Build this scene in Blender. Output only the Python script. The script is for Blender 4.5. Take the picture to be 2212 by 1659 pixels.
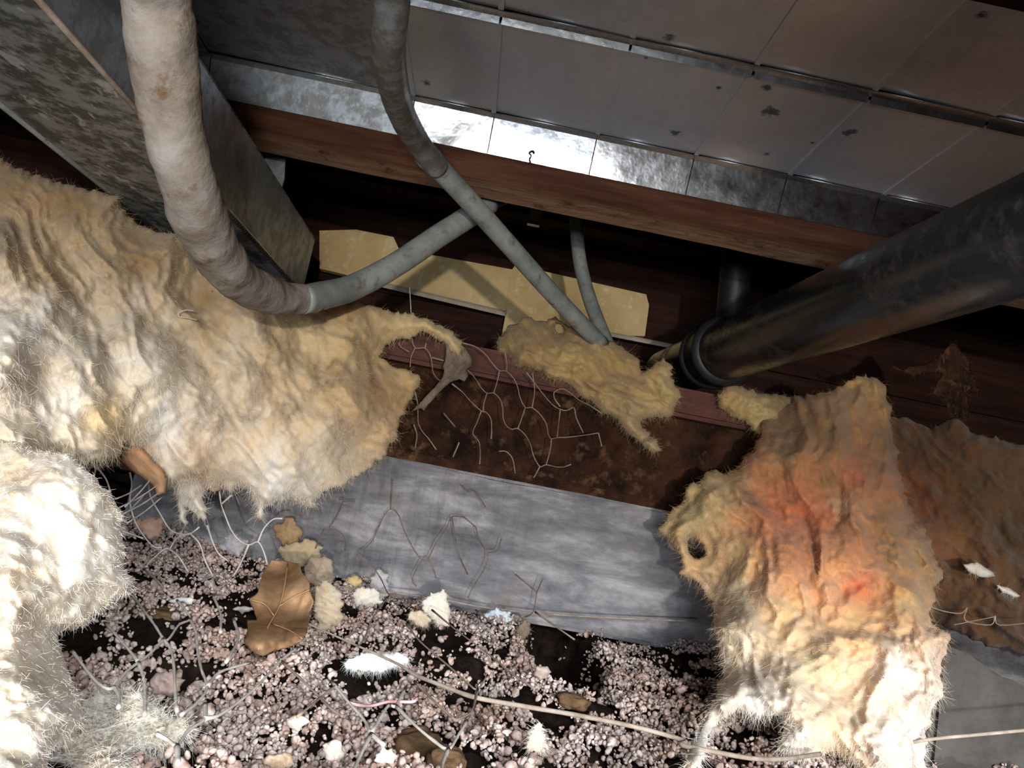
import bpy, bmesh, math, random
import numpy as np
from mathutils import Vector, Matrix

for o in list(bpy.data.objects):
    bpy.data.objects.remove(o)
scn = bpy.context.scene
COL = scn.collection
rnd = random.Random(7)
rng = np.random.default_rng(7)

# ------------------------------------------------------------------ camera
W, H, F = 2212.0, 1659.0, 1600.0
CX, CY = W / 2, H / 2
VP = (1015.0, 1040.0)            # where the lines running away from the viewer meet
ROLL = math.atan(0.2)

def _n(v):
    v = np.array(v, float)
    return v / np.linalg.norm(v)

Yc = _n([(VP[0] - CX) / F, (VP[1] - CY) / F, 1.0])
_k = -(Yc[0] * math.cos(ROLL) + Yc[1] * math.sin(ROLL)) / Yc[2]
Xc = _n([math.cos(ROLL), math.sin(ROLL), _k])
Zc = np.cross(Xc, Yc)
R = np.array([Xc, Yc, Zc])

def ray(px, py):
    px = np.asarray(px, float); py = np.asarray(py, float)
    c = np.stack([(px - CX) / F, (py - CY) / F, np.ones_like(px)], -1)
    return c @ R.T

def P(px, py, Y):
    """point of the place seen in that direction, at depth Y (metres)"""
    w = ray(px, py)
    return w * (np.asarray(Y, float) / w[..., 1])[..., None]

def PZ(px, py, z):
    w = ray(px, py)
    return w * (np.asarray(z, float) / w[..., 2])[..., None]

cam_d = bpy.data.cameras.new('camera')
cam = bpy.data.objects.new('camera', cam_d)
COL.objects.link(cam)
cam_d.sensor_width = 36.0
cam_d.lens = F / W * 36.0
cam_d.clip_start = 0.01
m = Matrix.Identity(4)
for i in range(3):
    m[i][0] = R[i, 0]; m[i][1] = -R[i, 1]; m[i][2] = -R[i, 2]
cam.matrix_world = m
scn.camera = cam

# ------------------------------------------------------------------ world, lights, exposure
wd = bpy.data.worlds.new('world'); scn.world = wd
wd.use_nodes = True
wd.node_tree.nodes['Background'].inputs[0].default_value = (0.55, 0.62, 0.75, 1)
wd.node_tree.nodes['Background'].inputs[1].default_value = 0.02
scn.view_settings.view_transform = 'Standard'
scn.view_settings.look = 'None'
scn.view_settings.gamma = 1.0
scn.view_settings.use_curve_mapping = False
scn.view_settings.exposure = 0.0

def aim(o, target):
    d = Vector(target) - o.location
    o.rotation_euler = d.to_track_quat('-Z', 'Y').to_euler()

def light(name, kind, loc, target, energy, color, **kw):
    l = bpy.data.lights.new(name, kind)
    l.energy = energy; l.color = color
    for k, v in kw.items():
        setattr(l, k, v)
    o = bpy.data.objects.new(name, l); COL.objects.link(o)
    o.location = loc
    aim(o, target)
    return o

# work lamp behind the viewer, shining in under the added blocking board
light('work_lamp', 'SPOT', (0.155, -1.0, -0.04), (0.0, 1.3, 0.22), 72.0, (1.0, 0.93, 0.82),
      spot_size=math.radians(70), spot_blend=0.5, shadow_soft_size=0.016)
# daylight falling in through the access opening, down on to the soil
light('hatch_daylight', 'AREA', (0.36, -1.05, 0.40), (0.10, 0.6, 0.0), 58.0, (0.93, 0.97, 1.0),
      shape='RECTANGLE', size=0.9, size_y=0.30)
# added low fill behind the viewer, brightens the joist and metal ceiling
light('low_fill', 'AREA', (-0.12, -0.75, -0.10), (-0.05, 1.0, 0.14), 12.0, (0.86, 0.93, 1.0),
      shape='RECTANGLE', size=0.50, size_y=0.12)
# daylight from the vent at the right
light('vent_daylight', 'SPOT', (0.80, 0.05, 0.02), (0.42, 0.80, -0.22), 14.0, (0.97, 0.98, 1.0),
      spot_size=math.radians(24), spot_blend=0.8, shadow_soft_size=0.05)

# ------------------------------------------------------------------ numpy noise
def _hash(ix, iy, iz, seed):
    h = (ix.astype(np.int64) * 374761393 + iy.astype(np.int64) * 668265263 + iz.astype(np.int64) * 2147483647 + seed * 974711) & 0xffffffff
    h = ((h ^ (h >> 13)) * 1274126177) & 0xffffffff
    h = (h ^ (h >> 16)) & 0xffffffff
    h = (h * 2246822519) & 0xffffffff
    h = (h ^ (h >> 15)) & 0xffffff
    return h / float(0xffffff)

def vnoise(x, y, z=0.0, seed=0):
    x = np.asarray(x, float); y = np.asarray(y, float); z = np.zeros_like(x) + z
    ix, iy, iz = np.floor(x), np.floor(y), np.floor(z)
    fx, fy, fz = x - ix, y - iy, z - iz
    s = lambda t: t * t * t * (t * (t * 6 - 15) + 10)
    fx, fy, fz = s(fx), s(fy), s(fz)
    r = 0
    for a in (0, 1):
        for b in (0, 1):
            for c in (0, 1):
                wgt = (fx if a else 1 - fx) * (fy if b else 1 - fy) * (fz if c else 1 - fz)
                r = r + wgt * _hash(ix + a, iy + b, iz + c, seed)
    return r * 2 - 1

def fbm(x, y, z=0.0, seed=0, octv=4, gain=0.5):
    r = 0; a = 1.0; f = 1.0; t = 0
    for i in range(octv):
        r = r + a * vnoise(x * f, y * f, np.asarray(z) * f, seed + i * 17); t += a
        a *= gain; f *= 2.03
    return r / t

def ridged(x, y, seed=0, octv=4):
    r = 0; a = 1.0; f = 1.0; t = 0
    for i in range(octv):
        r = r + a * (1 - np.abs(vnoise(x * f, y * f, 0.0, seed + i * 31))); t += a
        a *= 0.5; f *= 2.1
    return r / t

# ------------------------------------------------------------------ object helpers
def tag(o, label=None, cat=None, group=None, kind=None):
    if label: o['label'] = label
    if cat: o['category'] = cat
    if group: o['group'] = group
    if kind: o['kind'] = kind
    return o

def empty(name, loc, label=None, cat=None, group=None, kind=None):
    o = bpy.data.objects.new(name, None); COL.objects.link(o)
    o.location = loc
    o.empty_display_size = 0.02
    return tag(o, label, cat, group, kind)

def link(name, me, mat, parent=None):
    o = bpy.data.objects.new(name, me); COL.objects.link(o)
    if mat is not None and not me.materials:
        me.materials.append(mat)
    if parent is not None:
        o.parent = parent
        pl = Vector((0, 0, 0)); q = parent
        while q is not None:
            pl += q.location; q = q.parent
        o.location = -pl          # mesh data are in world coordinates
    return o

def mesh(name, V, Fc, mat, parent=None, smooth=True, cols=None):
    me = bpy.data.meshes.new(name)
    V = np.asarray(V, np.float32)
    if isinstance(Fc, np.ndarray):
        n = Fc.shape[1]
        me.vertices.add(len(V)); me.vertices.foreach_set('co', V.ravel())
        me.loops.add(Fc.size); me.loops.foreach_set('vertex_index', Fc.astype(np.int32).ravel())
        me.polygons.add(len(Fc))
        me.polygons.foreach_set('loop_start', np.arange(0, Fc.size, n, dtype=np.int32))
        me.polygons.foreach_set('loop_total', np.full(len(Fc), n, dtype=np.int32))
        me.update(calc_edges=True); me.validate()
    else:
        me.from_pydata([tuple(map(float, v)) for v in V], [], [tuple(map(int, f)) for f in Fc])
        me.update()
    if smooth:
        me.polygons.foreach_set('use_smooth', np.ones(len(me.polygons), bool))
    if cols is not None:
        a = me.color_attributes.new('tint', 'FLOAT_COLOR', 'POINT')
        c4 = np.ones((len(V), 4), np.float32); c4[:, :3] = cols
        a.data.foreach_set('color', c4.ravel())
    return link(name, me, mat, parent)

def bm_obj(name, bm, mat, parent=None, smooth=False):
    me = bpy.data.meshes.new(name)
    bmesh.ops.recalc_face_normals(bm, faces=bm.faces)
    bm.to_mesh(me); bm.free()
    if smooth:
        me.polygons.foreach_set('use_smooth', np.ones(len(me.polygons), bool))
    return link(name, me, mat, parent)

def box_bm(lo, hi, bev=0.0, cuts=0, jitter=0.0, seed=0, bm=None):
    b = bmesh.new()
    r = bmesh.ops.create_cube(b, size=1.0)
    for v in b.verts:
        v.co = Vector([lo[i] + (v.co[i] + 0.5) * (hi[i] - lo[i]) for i in range(3)])
    if cuts:
        ax = max(range(3), key=lambda i: hi[i] - lo[i])
        es = [e for e in b.edges if abs((e.verts[0].co - e.verts[1].co)[ax]) > 1e-6]
        bmesh.ops.subdivide_edges(b, edges=es, cuts=cuts, use_grid_fill=True)
    if bev:
        bmesh.ops.bevel(b, geom=[e for e in b.edges if e.is_manifold and e.calc_face_angle(0) > 0.5], offset=bev, segments=2, affect='EDGES', clamp_overlap=True)
    if jitter:
        rr = random.Random(seed)
        for v in b.verts:
            v.co += Vector((0, rr.uniform(-1, 1) * jitter, rr.uniform(-1, 1) * jitter))
    if bm is not None:
        me = bpy.data.meshes.new('tmp'); b.to_mesh(me); b.free(); bm.from_mesh(me); bpy.data.meshes.remove(me)
        return bm
    return b

def resample(pts, n):
    """Catmull-Rom through pts, n samples per span"""
    p = np.array(pts, float)
    q = np.vstack([2 * p[0] - p[1], p, 2 * p[-1] - p[-2]])
    out = []
    for i in range(1, len(q) - 2):
        for t in np.linspace(0, 1, n, endpoint=False):
            a, b, c, d = q[i - 1], q[i], q[i + 1], q[i + 2]
            out.append(0.5 * (2 * b + (c - a) * t + (2 * a - 5 * b + 4 * c - d) * t * t + (3 * b - a - 3 * c + d) * t ** 3))
    out.append(p[-1])
    return np.array(out)

def tube_arrays(pts, rad, sides=10, cap=True, lump=0.0, seed=0, lumpf=30.0):
    p = np.array(pts, float); n = len(p)
    rad = np.zeros(n) + rad
    t = np.gradient(p, axis=0); t /= np.linalg.norm(t, axis=1)[:, None] + 1e-12
    up = np.array([0, 0, 1.0]) if abs(t[0][2]) < 0.9 else np.array([1.0, 0, 0])
    u = np.cross(t[0], up); u /= np.linalg.norm(u)
    V = []
    for i in range(n):
        u = u - t[i] * np.dot(u, t[i]); u /= np.linalg.norm(u) + 1e-12
        v = np.cross(t[i], u)
        for k in range(sides):
            a = 2 * math.pi * k / sides
            V.append(p[i] + (u * math.cos(a) + v * math.sin(a)) * rad[i])
    V = np.array(V)
    if lump:
        c = np.repeat(p, sides, axis=0)
        nn = fbm(V[:, 0] * lumpf, V[:, 1] * lumpf, V[:, 2] * lumpf, seed, 3)
        V = c + (V - c) * (1 + lump * nn)[:, None]
    Fq = []
    for i in range(n - 1):
        for k in range(sides):
            k2 = (k + 1) % sides
            Fq.append((i * sides + k, i * sides + k2, (i + 1) * sides + k2, (i + 1) * sides + k))
    if cap:
        Fq.append(tuple(range(sides))[::-1])
        Fq.append(tuple((n - 1) * sides + k for k in range(sides)))
    return V, Fq

def tubes(name, lst, mat, parent=None, sides=6, n=5, lump=0.0, lumpf=30.0):
    """several strands joined into one mesh; lst of (pts3d, radius)"""
    VV = []; FF = []; o = 0
    for j, (pts, r) in enumerate(lst):
        pts = np.array(pts, float)
        rr = np.zeros(len(pts)) + r
        s = resample(np.hstack([pts, rr[:, None]]), n)
        V, Fq = tube_arrays(s[:, :3], np.maximum(s[:, 3], 1e-5), sides, True, lump, j, lumpf)
        VV.append(V); FF += [tuple(i + o for i in f) for f in Fq]; o += len(V)
    return mesh(name, np.vstack(VV), FF, mat, parent)

# ------------------------------------------------------------------ materials
def new_mat(name):
    mt = bpy.data.materials.new(name); mt.use_nodes = True
    nt = mt.node_tree
    return mt, nt, nt.nodes['Principled BSDF']

class NB:
    """tiny node builder"""
    def __init__(self, nt):
        self.nt = nt
        self.geo = nt.nodes.new('ShaderNodeNewGeometry')
    def n(self, t, **kw):
        x = self.nt.nodes.new(t)
        for k, v in kw.items():
            setattr(x, k, v)
        return x
    def l(self, a, b):
        self.nt.links.new(a, b)
    def vec(self, scale=(1, 1, 1), rot=(0, 0, 0)):
        mp = self.n('ShaderNodeMapping')
        mp.inputs['Scale'].default_value = scale
        mp.inputs['Rotation'].default_value = rot
        self.l(self.geo.outputs['Position'], mp.inputs['Vector'])
        return mp.outputs[0]
    def noise(self, scale, detail=4, rough=0.55, vec=None, dist=0.0):
        x = self.n('ShaderNodeTexNoise')
        x.inputs['Scale'].default_value = scale; x.inputs['Detail'].default_value = detail
        x.inputs['Roughness'].default_value = rough; x.inputs['Distortion'].default_value = dist
        self.l(vec if vec is not None else self.geo.outputs['Position'], x.inputs['Vector'])
        return x.outputs['Fac']
    def ramp(self, fac, stops, interp='LINEAR'):
        x = self.n('ShaderNodeValToRGB')
        x.color_ramp.interpolation = interp
        e = x.color_ramp.elements
        while len(e) < len(stops):
            e.new(0.5)
        for i, (p, c) in enumerate(stops):
            e[i].position = p
            e[i].color = (c, c, c, 1) if isinstance(c, (int, float)) else (*c, 1)
        self.l(fac, x.inputs[0])
        return x.outputs[0]
    def mix(self, fac, a, b, mode='MIX'):
        x = self.n('ShaderNodeMix', data_type='RGBA', blend_type=mode)
        for s, v in ((x.inputs[0], fac), (x.inputs[6], a), (x.inputs[7], b)):
            if isinstance(v, (int, float)):
                s.default_value = v
            elif isinstance(v, tuple):
                s.default_value = (*v, 1)
            else:
                self.l(v, s)
        return x.outputs[2]
    def math(self, op, a, b=0.0, clamp=False):
        x = self.n('ShaderNodeMath', operation=op, use_clamp=clamp)
        for s, v in ((x.inputs[0], a), (x.inputs[1], b)):
            if isinstance(v, (int, float)):
                s.default_value = v
            else:
                self.l(v, s)
        return x.outputs[0]
    def bump(self, h, strength, dist, bsdf, normal=None):
        x = self.n('ShaderNodeBump')
        x.inputs['Strength'].default_value = strength; x.inputs['Distance'].default_value = dist
        self.l(h, x.inputs['Height'])
        if normal is not None:
            self.l(normal, x.inputs['Normal'])
        if bsdf is not None:
            self.l(x.outputs[0], bsdf.inputs['Normal'])
        return x.outputs[0]

def mat_wool(name, dirt=(0.20, 0.12, 0.06), dirt_lo=0.52, dirt_hi=0.68, trans=0.18, flow=(60, 60, 18)):
    mt, nt, b = new_mat(name); k = NB(nt)
    at = k.n('ShaderNodeAttribute', attribute_name='tint')
    n1 = k.noise(7, 5, 0.6)
    n2 = k.noise(28, 5, 0.65)
    n3 = k.noise(1.0, 5, 0.6, k.vec(flow))
    n4 = k.noise(150, 3, 0.6)
    c = k.mix(k.ramp(n3, [(0.38, 0.0), (0.68, 0.55)]), at.outputs['Color'], (1.0, 0.80, 0.50), 'MULTIPLY')
    c = k.mix(k.math('MULTIPLY', k.ramp(n2, [(dirt_lo - .04, 0.0), (dirt_hi, 0.75)]), k.ramp(n1, [(0.42, 0.0), (0.62, 1.0)])), c, dirt)
    c = k.mix(k.ramp(n4, [(0.70, 0.0), (0.75, 0.6)]), c, (0.05, 0.035, 0.02))
    k.l(c, b.inputs['Base Color'])
    b.inputs['Roughness'].default_value = 1.0
    b.inputs['Specular IOR Level'].default_value = 0.05
    b.inputs['Sheen Weight'].default_value = 0.15
    h = k.math('ADD', k.math('MULTIPLY', n3, 0.6), k.math('ADD', k.math('MULTIPLY', n2, 0.6), k.math('MULTIPLY', k.noise(120, 8, 0.75), 0.55)))
    k.bump(h, 0.42, 0.011, b)
    b.inputs['Subsurface Weight'].default_value = 0.25
    b.inputs['Subsurface Radius'].default_value = (1.0, 0.75, 0.45)
    b.inputs['Subsurface Scale'].default_value = 0.010
    tr = k.n('ShaderNodeBsdfTranslucent'); k.l(c, tr.inputs[0])
    ms = k.n('ShaderNodeMixShader'); ms.inputs[0].default_value = trans
    k.l(b.outputs[0], ms.inputs[1]); k.l(tr.outputs[0], ms.inputs[2])
    k.l(ms.outputs[0], nt.nodes['Material Output'].inputs[0])
    return mt

def mat_metal(name, base, rough=(0.22, 0.4), spots=(), mott=0.0, bump=0.0015, dark=(0.10, 0.10, 0.10), metallic=1.0, flake=0.0):
    mt, nt, b = new_mat(name); k = NB(nt)
    n1 = k.noise(9, 5, 0.6); n2 = k.noise(45, 6, 0.7)
    oi = k.n('ShaderNodeObjectInfo')
    hv = k.n('ShaderNodeHueSaturation')
    tint = k.ramp(oi.outputs['Random'], [(0.0, tuple(x * y for x, y in zip(base, (1.0, .98, .95)))), (0.5, tuple(x * y for x, y in zip(base, (.92, .96, 1.02)))), (1.0, tuple(x * y for x, y in zip(base, (1.05, .99, .93))))])
    c = k.mix(k.ramp(n1, [(0.35, 0.0), (0.7, 0.35)]), tint, tuple(x * 0.75 for x in base))
    met = metallic
    if mott:
        f = k.math('MULTIPLY', k.ramp(n2, [(0.44, 0.0), (0.56, 1.0)]), mott)
        c = k.mix(f, c, dark)
        if flake:
            n3 = k.noise(70, 4, 0.6, k.vec((1, 0.5, 1)))
            c = k.mix(k.math('MULTIPLY', k.ramp(n3, [(0.60, 0.0), (0.66, 1.0)]), flake), c, (0.55, 0.55, 0.52))
    r = k.ramp(n2, [(0.3, rough[0]), (0.75, rough[1])])
    if spots:
        tot = None
        wob = k.noise(90, 4, 0.7)
        for (p, rad) in spots:
            vd = k.n('ShaderNodeVectorMath', operation='DISTANCE')
            k.l(k.geo.outputs['Position'], vd.inputs[0]); vd.inputs[1].default_value = tuple(p)
            dd = k.math('ADD', k.math('DIVIDE', vd.outputs['Value'], rad), k.math('MULTIPLY', k.math('SUBTRACT', wob, 0.5), 2.2))
            s = k.ramp(dd, [(0.35, 1.0), (0.8, 0.0)])
            tot = s if tot is None else k.math('MAXIMUM', tot, s)
        c = k.mix(k.math('MULTIPLY', tot, 0.9), c, (0.035, 0.02, 0.012))
        r = k.math('MAXIMUM', r, k.math('MULTIPLY', tot, 0.9))
        k.l(k.math('SUBTRACT', metallic, tot, True), b.inputs['Metallic'])
    else:
        b.inputs['Metallic'].default_value = metallic
    k.l(c, b.inputs['Base Color']); k.l(r, b.inputs['Roughness'])
    h = k.math('ADD', n1, k.math('MULTIPLY', n2, 0.12))
    k.bump(h, 0.35, bump * 6, b)
    return mt

def mat_basic(name, c1, c2, scale=30, rough=0.85, bump=0.003, vecscale=None, stops=(0.35, 0.65), spec=0.2, metallic=0.0, c3=None, s3=80):
    mt, nt, b = new_mat(name); k = NB(nt)
    v = k.vec(vecscale) if vecscale else None
    n1 = k.noise(scale, 6, 0.65, v)
    c = k.ramp(n1, [(stops[0], c1), (stops[1], c2)])
    n2 = k.noise(s3, 5, 0.7)
    if c3:
        c = k.mix(k.ramp(n2, [(0.55, 0.0), (0.68, 1.0)]), c, c3)
    k.l(c, b.inputs['Base Color'])
    b.inputs['Roughness'].default_value = rough
    b.inputs['Specular IOR Level'].default_value = spec
    b.inputs['Metallic'].default_value = metallic
    k.bump(k.math('ADD', n1, k.math('MULTIPLY', n2, 0.5)), 0.6, bump, b)
    return mt

M_wool = mat_wool('yellow_glass_wool')
M_wool_r = mat_wool('orange_glass_wool', dirt=(0.16, 0.09, 0.045), dirt_lo=0.50, dirt_hi=0.70)
M_mat = mat_wool('dirty_glass_wool', dirt=(0.10, 0.05, 0.025), dirt_lo=0.42, dirt_hi=0.60, trans=0.08)
def mat_fibre():
    mt, nt, b = new_mat('wool_fibre'); k = NB(nt)
    at = k.n('ShaderNodeAttribute', attribute_name='tint')
    k.l(at.outputs['Color'], b.inputs['Base Color'])
    b.inputs['Roughness'].default_value = 1.0; b.inputs['Specular IOR Level'].default_value = 0.05
    return mt
M_fibre = mat_fibre()
M_leaf = mat_basic('dead_leaf_brown', (0.21, 0.115, 0.055), (0.36, 0.22, 0.125), 22, 0.95, 0.002, spec=0.05)
M_vein = mat_basic('leaf_vein_tan', (0.42, 0.25, 0.12), (0.5, 0.31, 0.16), 40, 0.8, 0.0)
M_paper = mat_basic('kraft_paper', (0.42, 0.22, 0.11), (0.55, 0.32, 0.18), 25, 0.8, 0.002)
M_rag = mat_basic('dust_rag', (0.10, 0.075, 0.055), (0.22, 0.17, 0.125), 60, 0.95, 0.002)
M_wire = mat_basic('dusty_wire', (0.17, 0.12, 0.09), (0.33, 0.26, 0.21), 40, 0.9, 0.0006)
M_wire_dark = mat_basic('rusted_wire', (0.10, 0.055, 0.035), (0.20, 0.14, 0.10), 50, 0.9, 0.0006)
M_wire_pale = mat_basic('pale_dusty_wire', (0.34, 0.30, 0.27), (0.60, 0.56, 0.52), 40, 0.9, 0.0006)
M_cord = mat_basic('old_twine', (0.20, 0.155, 0.12), (0.36, 0.30, 0.25), 60, 0.9, 0.001)
M_pink = mat_basic('pink_string', (0.85, 0.42, 0.45), (0.9, 0.6, 0.6), 60, 0.8, 0.0)
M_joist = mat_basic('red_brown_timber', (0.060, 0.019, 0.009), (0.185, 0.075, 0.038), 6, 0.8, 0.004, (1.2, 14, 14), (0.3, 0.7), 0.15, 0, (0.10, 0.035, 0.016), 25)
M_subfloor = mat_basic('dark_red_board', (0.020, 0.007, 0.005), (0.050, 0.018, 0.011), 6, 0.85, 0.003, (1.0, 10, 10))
M_cream = mat_basic('cream_board', (0.56, 0.385, 0.17), (0.74, 0.55, 0.28), 9, 0.8, 0.003, None, (0.35, 0.65), 0.2, 0, (0.78, 0.66, 0.42), 35)
M_ledge = mat_basic('pale_ledge', (0.42, 0.33, 0.24), (0.60, 0.52, 0.42), 20, 0.85, 0.002)
M_rust = mat_basic('rusted_steel', (0.014, 0.007, 0.005), (0.065, 0.026, 0.013), 22, 0.9, 0.004, None, (0.38, 0.66), 0.1, 0, (0.11, 0.058, 0.030), 38)
M_flange = mat_basic('red_primer_steel', (0.045, 0.013, 0.009), (0.13, 0.042, 0.027), 14, 0.7, 0.002, (1, 4, 4), (0.35, 0.7), 0.3, 0, (0.06, 0.03, 0.02), 40)
def mat_timber():
    mt, nt, b = new_mat('weathered_grey_timber'); k = NB(nt)
    n0 = k.noise(3.5, 3, 0.5)
    n1 = k.noise(7, 8, 0.68, k.vec((1.3, 2.0, 4.0), (0, 0.22, 0)), 0.25)
    n2 = k.noise(16, 6, 0.7, k.vec((6.0, 2.0, 1.0), (0, 0.30, 0)), 0.2)
    n3 = k.noise(45, 5, 0.7)
    c = k.ramp(n1, [(0.30, (0.055, 0.057, 0.066)), (0.5, (0.17, 0.165, 0.178)), (0.70, (0.40, 0.38, 0.395))])
    m0 = k.ramp(n0, [(0.42, 0.0), (0.58, 1.0)])
    c = k.mix(k.math('MULTIPLY', m0, k.ramp(n2, [(0.36, 0.45), (0.52, 0.0)])), c, (0.035, 0.035, 0.04))
    c = k.mix(k.ramp(k.noise(11, 7, 0.72, None, 0.2), [(0.56, 0.0), (0.70, 0.55)]), c, (0.22, 0.14, 0.115))
    c = k.mix(k.ramp(n3, [(0.64, 0.0), (0.72, 0.7)]), c, (0.13, 0.075, 0.055))
    k.l(c, b.inputs['Base Color']); b.inputs['Roughness'].default_value = 0.7
    k.bump(k.math('ADD', n1, k.math('ADD', k.math('MULTIPLY', n2, 0.6), k.math('MULTIPLY', n3, 0.3))), 0.6, 0.005, b)
    return mt
M_timber = mat_timber()
M_dark = mat_basic('black_plastic', (0.008, 0.008, 0.009), (0.016, 0.016, 0.018), 20, 0.5, 0.001, spec=0.3)
M_abs = None
M_conduit = mat_metal('galvanised_conduit', (0.33, 0.36, 0.36), (0.42, 0.62), (), 0.75, 0.001, (0.16, 0.12, 0.085), 0.35)
M_conduit_b = mat_basic('grey_green_conduit', (0.19, 0.21, 0.20), (0.30, 0.32, 0.30), 30, 0.5, 0.001, None, (0.35, 0.65), 0.4, 0.2, (0.17, 0.12, 0.08), 55)
M_wrap = mat_basic('dusty_pipe_wrap', (0.20, 0.155, 0.115), (0.36, 0.32, 0.29), 28, 0.95, 0.004, None, (0.3, 0.65), 0.1, 0, (0.16, 0.10, 0.055), 40)
M_soil = mat_basic('soil_base', (0.006, 0.004, 0.003), (0.024, 0.016, 0.012), 60, 1.0, 0.004, spec=0.05)
M_concrete = mat_basic('grey_concrete', (0.050, 0.044, 0.039), (0.095, 0.086, 0.077), 30, 0.9, 0.003, None, (0.3, 0.7), 0.2, 0, (0.07, 0.06, 0.05), 60)
M_white = mat_basic('white_plaster_scrap', (0.80, 0.80, 0.80), (0.92, 0.92, 0.90), 30, 0.9, 0.002)
M_stone = mat_basic('brown_stone', (0.05, 0.028, 0.014), (0.16, 0.095, 0.05), 40, 0.85, 0.004, (1, 3, 1))

def mat_granule():
    mt, nt, b = new_mat('soil_crumbs'); k = NB(nt)
    n1 = k.noise(9, 3); n2 = k.noise(160, 2)
    c = k.ramp(n2, [(0.3, (0.15, 0.10, 0.077)), (0.5, (0.43, 0.345, 0.315)), (0.7, (0.74, 0.66, 0.63))])
    c = k.mix(k.ramp(n1, [(0.35, 0.0), (0.65, 0.6)]), c, (0.34, 0.20, 0.14))
    k.l(c, b.inputs['Base Color']); b.inputs['Roughness'].default_value = 0.9
    return mt
M_gran = mat_granule()

def mat_pipe():
    mt, nt, b = new_mat('black_drain_plastic'); k = NB(nt)
    n1 = k.noise(10, 5, 0.65); n2 = k.noise(55, 5, 0.7)
    sep = k.n('ShaderNodeSeparateXYZ'); k.l(k.geo.outputs['Normal'], sep.inputs[0])
    dust = k.math('MULTIPLY', k.ramp(sep.outputs['Z'], [(0.3, 0.0), (0.9, 1.0)]), 0.8)     # dust settles on what faces up
    patch = k.math('MULTIPLY', k.ramp(n1, [(0.45, 0.0), (0.62, 1.0)]), k.ramp(n2, [(0.45, 0.0), (0.66, 0.5)]))
    c = k.mix(k.math('MAXIMUM', dust, patch), (0.010, 0.011, 0.013), (0.060, 0.048, 0.038))
    k.l(c, b.inputs['Base Color'])
    k.l(k.ramp(patch, [(0.0, 0.24), (0.5, 0.7)]), b.inputs['Roughness'])
    b.inputs['Specular IOR Level'].default_value = 0.55
    k.bump(n2, 0.3, 0.001, b)
    return mt
M_abs = mat_pipe()

# ------------------------------------------------------------------ setting: ceiling, walls, soil
JY0, JY1 = 0.86, 0.912
JZ = 0.356

ceil = empty('ceiling', (0, 0.8, 0.56), kind='structure', label='dark red-brown floor boards seen from below')
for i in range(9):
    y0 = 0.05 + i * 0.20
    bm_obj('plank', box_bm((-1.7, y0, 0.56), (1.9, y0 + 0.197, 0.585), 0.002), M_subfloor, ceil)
wallb = empty('wall_back', (0, 1.66, 0), kind='structure', label='dark red-brown board wall at the back of the crawl space')
for i in range(5):
    z0 = -0.35 + i * 0.182
    bm_obj('plank', box_bm((-1.7, 1.64, z0), (1.9, 1.67, z0 + 0.179), 0.002), M_subfloor, wallb)
for side, x0 in (('left', -1.73), ('right', 1.9)):
    bm = bmesh.new()
    for i in range(4):
        box_bm((x0, -0.1 + i * 0.45, -0.5), (x0 + 0.03, 0.345 + i * 0.45, 0.56), 0.003, bm=bm)
    tag(bm_obj('wall_' + side, bm, M_subfloor), 'dark board side of the crawl space', None, None, 'structure')

HOLE = PZ(1212, 1400, -0.19)
HOLE2 = PZ(400, 1440, -0.19)
HOLE3 = PZ(720, 1380, -0.19)

def ground_z(x, y):
    z = -0.198 + 0.06 * np.clip((-x - 0.22) / 0.45, 0, 1) * np.clip((y - 0.55) / 0.4, 0, 1)
    z = z + 0.018 * fbm(x * 7, y * 7, 0.0, 3, 3) + 0.018 * fbm(x * 26, y * 26, 0.0, 5, 3)
    z = z + 0.012 * np.clip((y - 0.95) / 0.2, 0, 1)
    for hp, rx, ry, d in ((HOLE, 0.047, 0.15, 0.20), (HOLE2, 0.055, 0.022, 0.05), (HOLE3, 0.03, 0.02, 0.035)):
        q = ((x - hp[0]) / rx) ** 2 + ((y - hp[1]) / ry) ** 2
        z = z - d * np.exp(-q ** 4)
    return z

gx, gy = np.meshgrid(np.arange(-1.7, 1.91, 0.012), np.arange(0.15, 1.66, 0.012))
gv = np.stack([gx, gy, ground_z(gx, gy) - 0.004], -1)
ny, nx = gx.shape
idx = np.arange(nx * ny).reshape(ny, nx)
gf = np.stack([idx[:-1, :-1], idx[:-1, 1:], idx[1:, 1:], idx[1:, :-1]], -1).reshape(-1, 4)
tag(mesh('floor', gv.reshape(-1, 3), gf, M_soil), 'dark bare soil floor of the crawl space', None, None, 'structure')

def ico():
    bm = bmesh.new(); bmesh.ops.create_icosphere(bm, subdivisions=1, radius=1.0)
    v = np.array([q.co[:] for q in bm.verts]); f = np.array([[q.index for q in p.verts] for p in bm.faces]); bm.free()
    return v, f
ICO_V, ICO_F = ico()
assert len(ICO_V) in (12, 42)

def scatter(name, pos, rad, mat, label, cat):
    n = len(pos)
    A = rng.normal(size=(n, 3, 3)); Q, _ = np.linalg.qr(A)
    s = np.stack([rng.uniform(0.7, 1.1, n), rng.uniform(0.6, 1.0, n), rng.uniform(1.0, 1.7, n)], -1)
    Mx = Q * (s * rad[:, None])[:, None, :]
    V = np.einsum('nij,vj->nvi', Mx, ICO_V) + pos[:, None, :]
    Fi = ICO_F[None] + (np.arange(n) * len(ICO_V))[:, None, None]
    o = mesh(name, V.reshape(-1, 3), Fi.reshape(-1, 3), mat)
    return tag(o, label, cat, None, 'stuff')

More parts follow.
